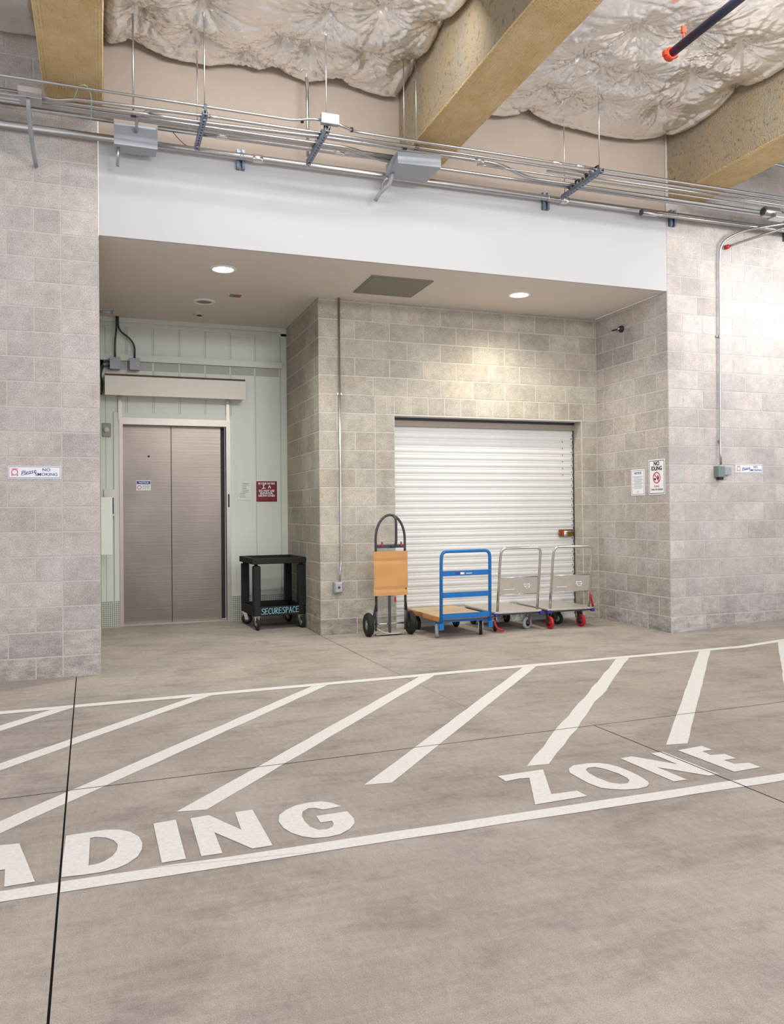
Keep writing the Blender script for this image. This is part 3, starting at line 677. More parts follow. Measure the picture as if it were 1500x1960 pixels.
MB().rect(FS, 0, 0, w_, h_, 0, .004).build('plate', 'signw', t, bevel=.0018)
b = MB(); e, k = .012, .006
for r_ in ((e, e, w_-e, e+k), (e, h_-e-k, w_-e, h_-e), (e, e, e+k, h_-e), (w_-e-k, e, w_-e, h_-e)): b.rect(FS, *r_, .004, .005)
b.build('border', 'signk', t)
text('NO', FS, (w_/2, .338), .062, 'signk', t, lift=.005, bold=.002); text('IDLING', FS, (w_/2, .285), .060, 'signk', t, lift=.005, bold=.002, sx=.93)
bb = MB().ring(FS, (w_/2, .185), .052, .063, .004, .006)
bb.prism([(w_/2-.045, .224), (w_/2-.038, .231), (w_/2+.045, .146), (w_/2+.038, .139)], FS, .005, .007); bb.build('prohibition_ring', 'signr', t)
MB().prism([(w_/2-.046, .160), (w_/2-.046, .180), (w_/2-.018, .182), (w_/2-.01, .168), (w_/2-.02, .152), (w_/2-.03, .162)], FS, .004, .0052).build('hand_pictogram', 'signk', t)
MB().prism([(w_/2+.012, .205), (w_/2+.022, .216), (w_/2+.032, .196), (w_/2+.04, .178), (w_/2+.026, .160), (w_/2+.014, .18)], FS, .004, .0052).build('key_pictogram', 'signk', t)
text('PLEASE', FS, (w_/2, .090), .030, 'signr', t, lift=.005, sx=.9); text('TURN OFF ENGINE', FS, (w_/2, .055), .028, 'signk', t, lift=.005, sx=.85)
t = thing('notice_sign', (W, .53, 1.63), 'small purple edged notice left of the no idling sign', 'sign')
FS = FSd(.657, 1.480); w_, h_ = .247, .295
MB().rect(FS, 0, 0, w_, h_, 0, .003).build('plate', 'signw', t)
b = MB(); e, k = .012, .005
for r_ in ((e, e, w_-e, e+k), (e, h_-e-k, w_-e, h_-e), (e, e, e+k, h_-e), (w_-e-k, e, w_-e, h_-e)): b.rect(FS, *r_, .003, .004)
b.build('border', 'purpleb', t); text('NOTICE', FS, (w_/2, .250), .036, 'signb', t, lift=.004, bold=.0006)
b = MB()
for i in range(11): b.rect(FS, .035+.01*(i % 3), .212-i*.0135, w_-.03-.013*((i*2) % 3), .216-i*.0135, .003, .004)
b.ring(FS, (w_/2, .04), .008, .012, .003, .004); b.build('small_print', 'greytext', t)

# ---------------------------------------------------------------- wall conduits and boxes
t = thing('wall_conduit', (6.39, 0, 1.8), 'grey conduit running down the right block wall to a box', 'conduit')
MB().tube(smooth_path([(7.35, -.50, 4.46), (6.62, -.12, 4.36), (6.40, -.035, 4.24), (6.393, -.03, 4.0), (6.37, -.03, 2.05), (6.355, -.05, 1.80)], .14, 8), .0125, 12).build('conduit', 'galv', t)
for z in (3.2, 2.05): MB().box((6.35, -.02, z), (6.42, 0, z+.02)).build('strap', 'galv', t)
t = thing('outlet_box', (6.40, 0, 1.72), 'grey weatherproof outlet box on the right block wall', 'outlet box')
MB().box((6.30, -.075, 1.665), (6.39, 0, 1.785)).build('box_body', 'greenish', t, bevel=.004)
MB().box((6.39, -.05, 1.69), (6.50, -.0, 1.775)).build('cover', 'box', t, bevel=.004); MB().box((6.32, -.06, 1.635), (6.38, -.02, 1.665)).build('cord_grip', 'signk', t)
t = thing('wall_conduit', (2.43, YB, .6), 'thin conduit running down the block column beside the hand truck', 'conduit')
MB().tube(smooth_path([(2.448, YB-.022, SOF), (2.446, YB-.022, .78), (2.425, YB-.05, .70), (2.418, YB-.05, .57)], .05), .011, 12).build('conduit', 'galv', t)
for z in (2.6, .95): MB().box((2.42, YB-.012, z), (2.475, YB, z+.02)).build('strap', 'galv', t)
t = thing('outlet_box', (2.40, YB, .50), 'grey weatherproof outlet box low on the block column', 'outlet box')
MB().box((2.355, YB-.07, .455), (2.455, YB, .575)).build('box_body', 'box', t, bevel=.01); MB().box((2.362, YB-.082, .463), (2.448, YB-.07, .567)).build('cover', 'galv', t, bevel=.008)
MB().lathe([(0, -.006), (.012, -.004), (.014, 0)], (2.405, YB-.083, .515), 'y', 14).build('latch', 'dkmetal', t)
# ---------------------------------------------------------------- overhead conduits
ZC = 4.50
def run(pts, r, lb, couplings=(), m_='galv', name='conduit', group='overhead conduits', brk=.1):
    P = smooth_path(pts, brk, 5) if len(pts) > 2 else [Vector(p) for p in pts]
    t = thing(name, tuple(P[len(P)//2]), lb, 'conduit', group)
    MB().tube(P, r, 14).build('tube', m_, t)
    for x in couplings:
        for a, b in zip(P[:-1], P[1:]):
            if a.x <= x < b.x:
                q = a.lerp(b, (x-a.x)/(b.x-a.x)); MB().lathe([(r, -.045), (r*1.22, -.043), (r*1.22, .043), (r, .045)], q, 'x', 16).build('coupling', 'chrome', t)
    return t
E1 = 9.5
run([(-3, -.735, ZC), (1.50, -.75, ZC), (1.62, -.79, ZC+.012), (1.70, -.80, ZC+.012)], .0105, 'topmost thin overhead conduit, left of the small square box')
run([(1.85, -.775, ZC+.01), (1.92, -.765, ZC), (2.02, -.715, ZC), (E1, -.715, ZC)], .0125, 'topmost bright overhead conduit, right of the small square box', (4.2, 3.95))
run([(-3, -.54, ZC), (-.56, -.53, ZC)], .0125, 'second overhead conduit entering the left small box')
run([(-.40, -.50, ZC), (-.28, -.49, ZC), (-.16, -.545, ZC+.005), (.9, -.598, ZC), (E1, -.645, ZC)], .0135, 'second overhead conduit with an offset bend right of the left small box', (.88,))
run([(-3, -.455, ZC), (.8, -.475, ZC), (1.8, -.535, ZC), (3.30, -.53, ZC), (3.45, -.52, ZC), (3.86, -.345, ZC-.005), (4.1, -.33, ZC), (E1, -.33, ZC)], .0175, 'third overhead conduit, dropping back through a bend right of the large grey box', (3.25,))
run([(3.25, -.50, ZC-.02), (3.45, -.495, ZC-.02), (3.75, -.455, ZC), (E1, -.47, ZC)], .010, 'thin overhead conduit branching beside the bend over the warm downlight')
run([(-3, -.40, ZC), (2.08, -.408, ZC), (2.38, -.295, ZC-.01), (2.55, -.288, ZC-.01), (5.2, -.262, ZC), (E1, -.262, ZC)], .0165, 'fourth overhead conduit, bending in front of the large grey box')
run([(-3, -.36, ZC), (2.0, -.362, ZC), (2.52, -.365, ZC)], .0165, 'fifth overhead conduit, ending at the large grey box')
run([(-3, -.30, ZC-.005), (.12, -.29, ZC-.005)], .019, 'lowest trapeze conduit, left of the grey pull box')
run([(.46, -.282, ZC-.005), (2.25, -.298, ZC-.005), (2.5, -.30, ZC+.01)], .019, 'lowest trapeze conduit, between the two grey boxes', (.98, 2.0))
run([(3.95, -.535, ZC), (E1, -.575, ZC)], .011, 'short open-ended overhead conduit starting left of the right strut', m_='galv')
t = run([(-3, -.07, 4.44), (E1, -.07, 4.455)], .031, 'thick conduit clamped to the top of the white band', (1.32, 4.42), brk=.1)
for i, x in enumerate((-2.2, 1.178, 4.235, 5.78, 7.35)):
    MB().box((x-.035, -.042, 4.35), (x-.012, 0, 4.52)).box((x+.012, -.042, 4.35), (x+.035, 0, 4.52)).box((x-.035, -.01, 4.35), (x+.035, 0, 4.52)).build('wall_strut', 'galv_dk', t)
    MB().lathe([(.030, -.012), (.033, -.012), (.033, .012), (.030, .012)], (x, -.07, 4.447), 'x', 20).build('clamp', 'galv', t)
# right end: condulet, fat pipe end, dropping conduits
t = thing('capped_pipe', (5.6, -.22, 4.43), 'short capped grey pipe fixed where the block wall begins, under the conduits', 'pipe')
MB().lathe([(0, -.01), (.024, -.01), (.027, 0), (.027, .17), (.018, .18), (.018, .24)], (5.30, -.15, 4.40), 'x', 20).tube([(5.5, -.15, 4.40), (8.6, -.20, 4.40)], .017, 12).build('pipe', 'galv', t)
MB().box((5.28, -.18, 4.37), (5.30, -.12, 4.43)).build('end_cap', 'dkmetal', t, bevel=.01)
t = thing('pipe_fitting', (6.75, -.45, 4.45), 'round silver conduit fitting at the right edge where conduits meet', 'fitting')
MB().lathe([(0, -.02), (.05, -.02), (.055, 0), (.055, .16), (.03, .2)], (6.55, -.52, 4.42), 'x', 24).tube([(6.7, -.52, 4.42), (9, -.52, 4.42)], .03, 12).build('body', 'galv', t)
MB().lathe([(0, -.03), (.03, -.03), (.04, -.02)], (6.55, -.52, 4.42), 'x', 20).build('cap', 'dkmetal', t)
MB().box((6.62, -.6, 4.35), (6.80, -.48, 4.40)).build('cover', 'galv', t, bevel=.006)
t = thing('stub_conduit', (6.5, -.2, 4.2), 'slanting conduit ending in a red cap at the right wall', 'conduit')
MB().tube([(7.35, -.62, 4.47), (6.50, -.03, 4.20)], .0135, 12).build('conduit', 'galv', t); MB().tube([(6.515, -.04, 4.205), (6.48, -.016, 4.193)], .024, 12).build('red_cap', 'red', t, label='small red end cap')
# trapeze struts and threaded rods
def strut(x, y0, y1, z, lb, rods):
    t = thing('strut_hanger', (x, (y0+y1)/2, z), lb, 'hanger', 'slotted struts carrying the conduits')
    b = MB(); w_ = .041
    b.box((x-w_/2, y0, z-.035), (x-w_/2+.003, y1, z)).box((x+w_/2-.003, y0, z-.035), (x+w_/2, y1, z)).box((x-w_/2, y0, z-.038), (x+w_/2, y1, z-.035))
    b.build('channel', 'galv_dk', t); s = MB(); n = int((y1-y0)/.05)
    for i in range(n): s.lathe([(0, -.0015), (.008, -.0015), (.009, 0)], (x, y0+.03+i*.05, z-.038), 'z', 10)
    s.build('slots', 'signk', t)
    for yy in (-.73, -.6, -.52, -.4, -.29):
        if y0 < yy < y1: MB().box((x-.012, yy-.03, z), (x+.012, yy-.026, z+.05)).box((x-.012, yy+.026, z), (x+.012, yy+.03, z+.05)).box((x-.012, yy-.03, z+.047), (x+.012, yy+.03, z+.05)).build('pipe_clamp', 'dkmetal', t)
    for yy, zt in rods: MB().tube([(x, yy, z-.05), (x, yy, zt)], .0055, 8).tube([(x, yy, z-.05), (x, yy, z-.038)], .012, 6).build('threaded_rod', 'galv', t)
strut(.79, -.78, -.12, ZC-.035, 'slotted strut hanger right of the grey pull box, at the left', [(-.70, 5.6), (-.20, 5.6)])
strut(1.765, -.80, -.12, ZC-.03, 'slotted strut hanger under the small square box, near the middle', [(-.75, 5.6), (-.14, 5.6)])
strut(4.365, -.82, -.13, ZC-.03, 'slotted strut hanger at the right, over the warm downlight', [(-.77, 5.6), (-.17, 5.6)])
MB().tube([(1.755, -.14, 4.5), (1.755, -.14, 5.05), (1.75, -.13, 5.3)], .013, 10).build('rod_sleeve', 'galv', bpy.data.objects['strut_hanger.001'])
for x, y, zb, lb in ((.265, -.45, 4.49, 'rod hanging from the foil down behind the grey pull box'), (2.52, -.55, 4.5, 'left of two close rods hanging beside the middle beam'), (2.615, -.60, 4.5, 'right of two close rods hanging beside the middle beam')):
    t = thing('hanger_rod', (x, y, 5), lb, 'rod', 'single hanger rods')
    MB().tube([(x, y, zb), (x, y, 5.6)], .0075 if x < 1 else .0055, 8).build('rod', 'galv', t); MB().box((x-.02, y-.02, zb-.01), (x+.02, y+.02, zb+.02)).build('clip', 'dkmetal', t)
# boxes
t = thing('pull_box', (.29, -.15, 4.45), 'large grey pull box over the left end of the white band', 'electrical box')
MB().box((.125, -.27, 4.325), (.455, -.10, 4.50)).build('box_body', 'box', t, bevel=.003)
MB().box((.120, -.276, 4.318), (.460, -.270, 4.472)).build('cover', 'box', t, bevel=.002)
MB().tube(smooth_path([(.29, -.29, 4.43), (.295, -.36, 4.50), (.36, -.50, 4.52), (.60, -.585, 4.505)], .09), .0125, 12).build('curved_conduit', 'galv', t, label='thin conduit curving up out of the box')
MB().tube([(.155, -.2, 4.33), (.15, -.12, 4.20)], .013, 10).build('drop_stub', 'galv', t)
t = thing('pull_box', (2.6, -.35, 4.42), 'large grey pull box below the middle beam with a curved flexible stub', 'electrical box')
MB().add([(2.47, -.52, 4.38), (2.87, -.55, 4.38), (2.87, -.22, 4.38), (2.47, -.20, 4.38), (2.47, -.52, 4.49), (2.87, -.55, 4.49), (2.87, -.22, 4.49), (2.47, -.20, 4.49)],
         [(0,3,2,1),(4,5,6,7),(0,1,5,4),(1,2,6,5),(2,3,7,6),(3,0,4,7)]).build('box_body', 'box', t, bevel=.004)
MB().tube(smooth_path([(2.47, -.22, 4.38), (2.45, -.18, 4.34), (2.46, -.10, 4.30)], .05), .026, 12, flat=.5).build('angle_bracket', 'galv', t)
MB().tube(smooth_path([(2.50, -.30, 4.38), (2.49, -.26, 4.30), (2.42, -.18, 4.24), (2.39, -.13, 4.18)], .06), .018, 12).build('flexible_stub', 'box', t)
t = thing('square_box', (1.78, -.80, 4.53), 'small square metal box in the top conduit above the middle strut', 'electrical box')
MB().box((1.70, -.84, 4.475), (1.85, -.79, 4.56)).build('box_body', 'box', t, bevel=.004)
for x in (1.56, 1.985): MB().lathe([(.013, -.01), (.02, -.01), (.02, .01), (.013, .01)], (x, -.755 if x < 1.7 else -.73, 4.505), 'x', 14).build('clip', 'signk', t)
t = thing('square_box', (-.48, -.52, 4.48), 'small galvanised box with a flat drop strap at the upper left on the pier', 'electrical box')
MB().box((-.555, -.60, 4.44), (-.395, -.46, 4.50)).build('box_body', 'galv', t, bevel=.003)
MB().box((-.558, -.607, 4.475), (-.392, -.60, 4.515)).build('cover', 'chrome', t)
MB().tube(smooth_path([(-.49, -.58, 4.44), (-.49, -.45, 4.33), (-.485, -.2, 4.22), (-.475, -.02, 4.16)], .15), .021, 12, flat=.8).build('drop_strap', 'box', t)
t = thing('twine_loop', (-.07, -.75, 4.45), 'loop of pale green twine tied round the conduits beneath the left beam', 'twine')
MB().tube(smooth_path([(-.17, -.60, 4.47), (-.13, -.74, 4.52), (-.075, -.755, 4.52), (-.045, -.66, 4.50), (-.045, -.52, 4.475), (-.05, -.32, 4.46), (-.09, -.25, 4.44)], .05), .0028, 6).build('twine', 'twine', t)
MB().tube(smooth_path([(.58, -.28, 4.48), (.64, -.27, 4.42), (.69, -.26, 4.39)], .03), .003, 6).build('loose_wire', 'dkmetal', bpy.data.objects['pull_box'])
# sprinkler main with an orange coupling
t = thing('sprinkler_pipe', (4.3, -2.2, 4.95), 'dark blue pipe with an orange coupling under the foil at the upper right', 'pipe')
MB().tube([(4.262, -1.88, 4.92), (4.275, -4.2, 4.92)], .034, 20).build('pipe', 'pipe', t)
MB().lathe([(.0, .0), (.044, 0), (.05, .012), (.05, .05), (.042, .062), (.036, .064)][::-1], (4.262, -1.93, 4.92), 'y', 24).box((4.20, -1.92, 4.90), (4.325, -1.88, 4.94)).build('coupling', 'orange', t, bevel=.003, label='orange end coupling')
MB().tube([(4.262, -2.06, 4.95), (4.262, -2.06, 5.04)], .008, 8).box((4.245, -2.07, 5.0), (4.28, -2.05, 5.05)).build('clip', 'orange', t)
t = thing('conduit', (6.9, -.3, 5.0), 'pale conduit in the far upper right corner beyond the beam', 'conduit')
MB().tube(smooth_path([(6.85, -.3, 5.02), (6.9, -.3, 5.06), (7.4, -.3, 5.03), (9, -.3, 5.0)], .08), .016, 10).build('tube', 'galv', t)

# ---------------------------------------------------------------- casters
def caster(parent, x, y, z, r, wd, yaw, wm, fm, name='caster', hubm='clearw', label=None):
    """fork with a wheel below it; the wheel is a sub-part"""
    c, s = math.cos(yaw), math.sin(yaw)
    T = Matrix.Translation((x, y, 0)) @ Matrix.Rotation(yaw, 4, 'Z'); off = -r*.45
    f = MB(); f.box((-.035, -.035, z-.006), (.035, .035, z), T)
    for sx in (-1, 1):
        a = sx*(wd/2+.004)
        q = [(a-.0015, -.025, z-.006), (a+.0015, -.025, z-.006), (a+.0015, .02, z-.006), (a-.0015, .02, z-.006), (a-.0015, off-.018, r-.012), (a+.0015, off-.018, r-.012), (a+.0015, off+.018, r-.012), (a-.0015, off+.018, r-.012)]
        f.add([T @ Vector(v) for v in q], [(0,1,2,3),(4,7,6,5),(0,4,5,1),(1,5,6,2),(2,6,7,3),(3,7,4,0)])
    w0 = len(f.v); f.lathe([(.018, -.012), (.022, -.012), (.022, 0)], (0, 0, z-.006), 'z', 16)
    for i in range(w0, len(f.v)): f.v[i] = T @ f.v[i]
    fo = f.build(name, fm, parent, local=True, label=label)
    w_ = MB(); h = wd/2
    w_.lathe([(r*.55, -h), (r*.88, -h), (r, -h*.6), (r, h*.6), (r*.88, h), (r*.55, h)], (0, off, r), 'x', 32)
    w_.v = [T @ v for v in w_.v]; wo = w_.build('wheel', wm, fo, local=True)
    hb = MB(); hb.lathe([(0, -h*1.05), (r*.2, -h*1.05), (r*.22, -h*.7), (r*.56, -h*.75), (r*.56, h*.75), (r*.22, h*.7), (r*.2, h*1.05), (0, h*1.05)], (0, off, r), 'x', 28)
    hb.v = [T @ v for v in hb.v]; hb.build('hub', hubm, fo, local=True)
    return fo

# ---------------------------------------------------------------- platform trucks
def truck_handle(t, x0, x1, z0, z1, rr, lean, m_, rb=.09, y=0):
    P = [(x0, y, z0), (x0+(0), y-lean*.75, z1-rb*1.3), (x0+.005, y-lean, z1), (x1-.005, y-lean, z1), (x1, y-lean*.75, z1-rb*1.3), (x1, y, z0)]
    P = smooth_path(P[:1]+P[1:2]+P[2:4]+P[4:], rb, 7)
    return MB().tube(P, rr, 16).build('handle', m_, t, local=True)
# blue one: root at the handle end, local y runs towards the shutter
t = thing('platform_truck', (3.60, .62, 0), 'platform truck with a bright blue ladder handle and a wooden deck', 'platform truck', 'platform trucks parked at the shutter', rz=R(2))
MB().box((-.30, .02, .20), (.29, .88, .226)).build('deck', 'wood', t, local=True, bevel=.003)
MB().box((-.30, .008, .192), (.29, .0199, .224)).build('deck_edge', 'woodedge', t, local=True)
MB().box((-.306, .02, .175), (-.2955, .88, .219)).box((-.25, .1, .165), (-.21, .86, .2)).box((.2, .1, .165), (.24, .86, .2)).build('side_skirt', 'woodedge', t, local=True)
MB().box((-.3, .05, .16), (.3, .15, .192)).box((-.3, .72, .16), (.3, .82, .192)).build('cross_bearer', 'blue', t, local=True)
truck_handle(t, -.285, .285, .115, .905, .0175, .02, 'blue', .1)
for z0, z1 in ((.648, .702), (.423, .477), (.205, .258)):
    MB().box((-.275, -.016, z0), (.275, -.008, z1)).build('cross_bar', 'blue', t, local=True, bevel=.001)
FB = ((0, -.0165, 0), (1, 0, 0), (0, 0, 1))
MB().prism([(-.09+.04*math.cos(a*.5236), .672+.014*math.sin(a*.5236)) for a in range(12)], FB, 0, .001).build('maker_plate', 'signb', t, local=True)
MB().rect(FB, -.065, .662, -.02+.0, .684, .0, .0015).rect(FB, .0, .668, .07, .676, 0, .0015).build('maker_lettering', 'signw', t, local=True)
caster(t, -.27, .13, .165, .073, .036, R(-28), 'clearw', 'blue', label='blue corner caster'); caster(t, .245, .13, .165, .073, .036, R(-28), 'black', 'chrome'); caster(t, -.24, .76, .165, .073, .036, 0, 'black', 'dkmetal'); caster(t, .24, .76, .165, .073, .036, 0, 'black', 'dkmetal')
MB().box((-.312, -.02, .09), (-.262, .01, .16)).box((.262, -.02, .09), (.312, .01, .16)).build('handle_socket', 'blue', t, local=True, bevel=.003)

def steel_truck(loc, rz, lb, wheel, hub, casters, seed):
    t = thing('platform_truck', loc, lb, 'platform truck', 'platform trucks parked at the shutter', rz=rz)
    MB().box((-.292, -.015, .198), (.292, .80, .222)).build('deck', 'steel', t, local=True, bevel=.006)
    MB().box((-.27, 0, .18), (.27, .78, .199)).build('deck_frame', 'dkmetal', t, local=True)
    for x in (-.295, .262):
        MB().box((x, -.03, .17), (x+.04, .01, .205)).build('corner_bumper', 'purple', t, local=True, bevel=.006, label='blue purple corner bumper')
    truck_handle(t, -.248, .248, .222, .915, .0150, .10, 'chrome', .1, y=.015)
    k = lambda z: -(z-.22)/.6*.075+.015
    b = MB(); z0, z1 = .405, .592
    b.add([(-.235, k(z0)-.004, z0), (.235, k(z0)-.004, z0), (.235, k(z1)-.004, z1), (-.235, k(z1)-.004, z1), (-.235, k(z0)+.006, z0), (.235, k(z0)+.006, z0), (.235, k(z1)+.006, z1), (-.235, k(z1)+.006, z1)],
          [(0,1,2,3),(4,7,6,5),(0,4,5,1),(1,5,6,2),(2,6,7,3),(3,7,4,0)])
    pl = b.build('handle_plate', 'steel', t, local=True, bevel=.001)
    fr = ((0, k(.5)-.006, .5), (1, 0, 0), (0, .12, .99)); e = MB()
    e.ring(fr, (.10, 0), .030, .036, 0, .003, 24).rect(fr, .06, .008, .135, .014, 0, .0035).rect(fr, .055, -.014, .14, -.008, 0, .0035)
    e.rect(fr, -.19, .035, -.05, .041, 0, .003).rect(fr, -.19, -.04, -.06, -.034, 0, .003)
    e.build('embossing', 'chrome', pl, local=True)
    MB().tube([(-.235, k(z1), z1), (.235, k(z1), z1)], .006, 8).tube([(-.235, k(z0), z0), (.235, k(z0), z0)], .006, 8).build('plate_roll', 'chrome', t, local=True)
    for (x, y, yaw, wm, hm, fm) in casters: caster(t, x, y, .18, .070, .032, R(yaw), wm, fm, hubm=hm)
    return t
t = steel_truck((4.315, .80, 0), R(1), 'steel platform truck with chrome handle standing between the blue truck and the last truck', 'black', 'clearw',
    [(-.24, .10, -20, 'black', 'clearw', 'chrome'), (.19, .10, -70, 'clearw', 'signk', 'chrome'), (-.22, .7, 0, 'black', 'clearw', 'dkmetal'), (.22, .7, 0, 'black', 'clearw', 'dkmetal')], 1)
MB().tube(smooth_path([(-.30, -.01, .14), (-.30, -.03, .08), (-.27, -.06, .035), (-.22, -.08, .03)], .04), .012, 10).build('brake_pedal', 'red', t, local=True, label='red brake pedal')
MB().prism([(-.06, .18), (-.01, .18), (-.035, .12)], ((0, .02, 0), (1, 0, 0), (0, 0, 1)), -.004, .004).prism([(.03, .18), (-.0+.08, .18), (.055, .13)], ((0, .02, 0), (1, 0, 0), (0, 0, 1)), -.004, .004).build('frame_gusset', 'greenish', t, local=True)
t = steel_truck((4.975, .80, 0), R(-1), 'rightmost steel platform truck, with red wheels and a red brake lever', 'red', 'red',
    [(-.27, .02, 5, 'red', 'red', 'dkmetal'), (.15, .06, 10, 'red', 'dkmetal', 'dkmetal'), (-.03, .30, 40, 'black', 'clearw', 'dkmetal'), (.22, .7, 0, 'black', 'clearw', 'dkmetal')], 2)
MB().tube(smooth_path([(.285, -.02, .225), (.262, -.02, .30), (.25, -.03, .36)], .04), .013, 10).build('brake_lever', 'red', t, local=True, label='red brake lever')

# ---------------------------------------------------------------- hand truck
t = thing('hand_truck', (2.91, 1.02, 0), 'tall dark hand truck with a looped handle and a cardboard sheet wrapped round it', 'hand truck')
P = [(-.165, 0, .27), (-.165, 0, 1.03)] + [(-.165*math.cos(math.pi*i/16)*1.0, 0, 1.03+.26*math.sin(math.pi*i/16)) for i in range(1, 16)] + [(.165, 0, 1.03), (.165, 0, .27)]
MB().tube(P, .0135, 14).build('frame_tube', 'dkmetal', t, local=True)
P = [(.02, -.010, 1.288), (.047, -.045, 1.26), (.05, -.05, 1.18), (.05, -.045, .99), (.04, -.03, .955), (.0, -.01, .95)]
MB().tube(smooth_path(P, .04), .014, 12).build('grip_bar', 'dkmetal', t, local=True)
for z in (.955,): MB().box((-.165, -.012, z-.018), (.165, .012, z+.018)).build('cross_plate', 'dkmetal', t, local=True)
MB().box((-.03, -.006, .03), (-.002, .006, .45)).build('centre_bar', 'dkmetal', t, local=True)
for s in (-1, 1):
    b = MB(); b.tube([(s*.165, 0, .27), (s*.165, .01, .06)], .012, 10)
    b.add([(s*.165-.012, -.014, .36), (s*.165+.012, -.014, .36), (s*.195+.012, .02, .13), (s*.195-.012, .02, .13), (s*.165-.012, .0, .36), (s*.165+.012, .0, .36), (s*.195+.012, .05, .13), (s*.195-.012, .05, .13)],
          [(0,1,2,3),(4,7,6,5),(0,4,5,1),(1,5,6,2),(2,6,7,3),(3,7,4,0)])
    b.build('side_brace', 'dkmetal', t, local=True)
    cx = s*.238
    wl = MB().lathe([(.055, -.030), (.085, -.034), (.112, -.030), (.124, -.014), (.121, -.010), (.125, -.006), (.125, .006), (.121, .010), (.124, .014), (.112, .030), (.085, .034), (.055, .030)], (cx, .045, .125), 'x', 44).build('wheel', 'black', t, local=True)
    MB().lathe([(0, -.026), (.02, -.026), (.022, -.012), (.05, -.014), (.058, -.026), (.058, .026), (.05, .014), (.022, .012), (.02, .026), (0, .026)], (cx, .045, .125), 'x', 32).build('wheel_rim', 'steel' if s < 0 else 'rim', wl, local=True)
MB().tube([(-.24, .045, .125), (.24, .045, .125)], .008, 10).build('axle', 'chrome', t, local=True)
MB().add([(-.16, .02, .012), (.16, .02, .012), (.12, .18, .008), (-.12, .18, .008), (-.16, .02, .02), (.16, .02, .02), (.12, .18, .014), (-.12, .18, .014)],
         [(0,3,2,1),(4,5,6,7),(0,1,5,4),(1,2,6,5),(2,3,7,6),(3,0,4,7)]).build('toe_plate', 'steel', t, local=True)
MB().tube(smooth_path([(-.17, .0, .09), (-.08, -.01, .035), (.02, -.012, .02), (.16, 0, .03)], .06), .006, 8).build('bottom_rail', 'steel', t, local=True)
# cardboard wrap, rounded over the frame, with a fold line
b = MB(); nx, nz = 20, 14; vs = []
for j in range(nz+1):
    z = .432 + .47*j/nz
    for i in range(nx+1):
        x = -.192+.384*i/nx; e = abs(x)/.192
        y = -.022 - .006*noise.noise(Vector((x*6, z*5, 1))) + .03*max(0, e-.86)**1.2*5 + (.006 if j in (2, nz-3) else 0)
        vs.append((x + .004*noise.noise(Vector((z*9, 3, e))), y, z+.004*noise.noise(Vector((x*9, 8, 1)))))
b.add(vs, [(j*(nx+1)+i, j*(nx+1)+i+1, (j+1)*(nx+1)+i+1, (j+1)*(nx+1)+i) for j in range(nz) for i in range(nx)])
cd = b.build('cardboard_sheet', 'card', None); cd.location = (2.91, 1.02, 0); tag(cd, 'brown cardboard sheet wrapped across the frame of the hand truck', 'cardboard')
so = cd.modifiers.new('thick', 'SOLIDIFY'); so.thickness = .005
for x, z in ((-.098, .975), (.118, .975), (.045, .385)): MB().box((x-.009, -.022, z-.025), (x+.009, -.008, z+.03)).build('red_strap', 'red', t, local=True, bevel=.003, label='red strap end')

# ---------------------------------------------------------------- black utility cart
t = thing('utility_cart', (1.61, 1.97, 0), 'black plastic two shelf utility cart marked in cyan pen, beside the lift', 'cart', rz=R(3))
cw, cd_ = .60, .66
def tray(z0, z1, th, nm, lab=None):
    b = MB()
    b.box((-.02 if z0 > .5 else 0, -.02 if z0 > .5 else 0, z0), (cw+.02 if z0 > .5 else cw, .0+th, z1)).box((-.02 if z0 > .5 else 0, cd_-th, z0), (cw+.02 if z0 > .5 else cw, cd_+.0, z1)).box((-.02 if z0 > .5 else 0, 0, z0), (th-.0, cd_, z1)).box((cw-th, 0, z0), (cw+.02 if z0 > .5 else cw, cd_, z1))
    b.box((0, 0, z0+.02), (cw, cd_, z0+.035)); return b.build(nm, 'blackp', t, local=True, bevel=.006)
tray(.745, .812, .03, 'top_shelf'); tray(.155, .262, .02, 'bottom_shelf')
MB().box((cw, .05, .77), (cw+.055, cd_-.05, .80)).build('push_handle', 'blackp', t, local=True, bevel=.01)
for x, y in ((.0, 0), (cw-.075, 0), (0, cd_-.075), (cw-.075, cd_-.075)):
    MB().box((x, y, .25), (x+.085, y+.085, .725)).tube([(x+.037, y+.037, .72), (x+.037, y+.037, .75)], .022, 12).build('corner_post', 'blackp', t, local=True, bevel=.014)
for x, y, yaw in ((.04, .04, 5), (cw-.05, .04, 15), (.03, cd_-.04, 75), (cw-.05, cd_-.05, 20)):
    caster(t, x, y, .155, .064, .028, R(yaw), 'black', 'chrome', hubm='clearw')
FC = ((0, -.0015, 0), (1, 0, 0), (0, 0, 1)); x = .09; L = []
def glyph(pts, x, w_=.034, h=.066, z=.176): return [(x+a*w_, z+b_*h+(x-.1)*.02) for a, b_ in pts]
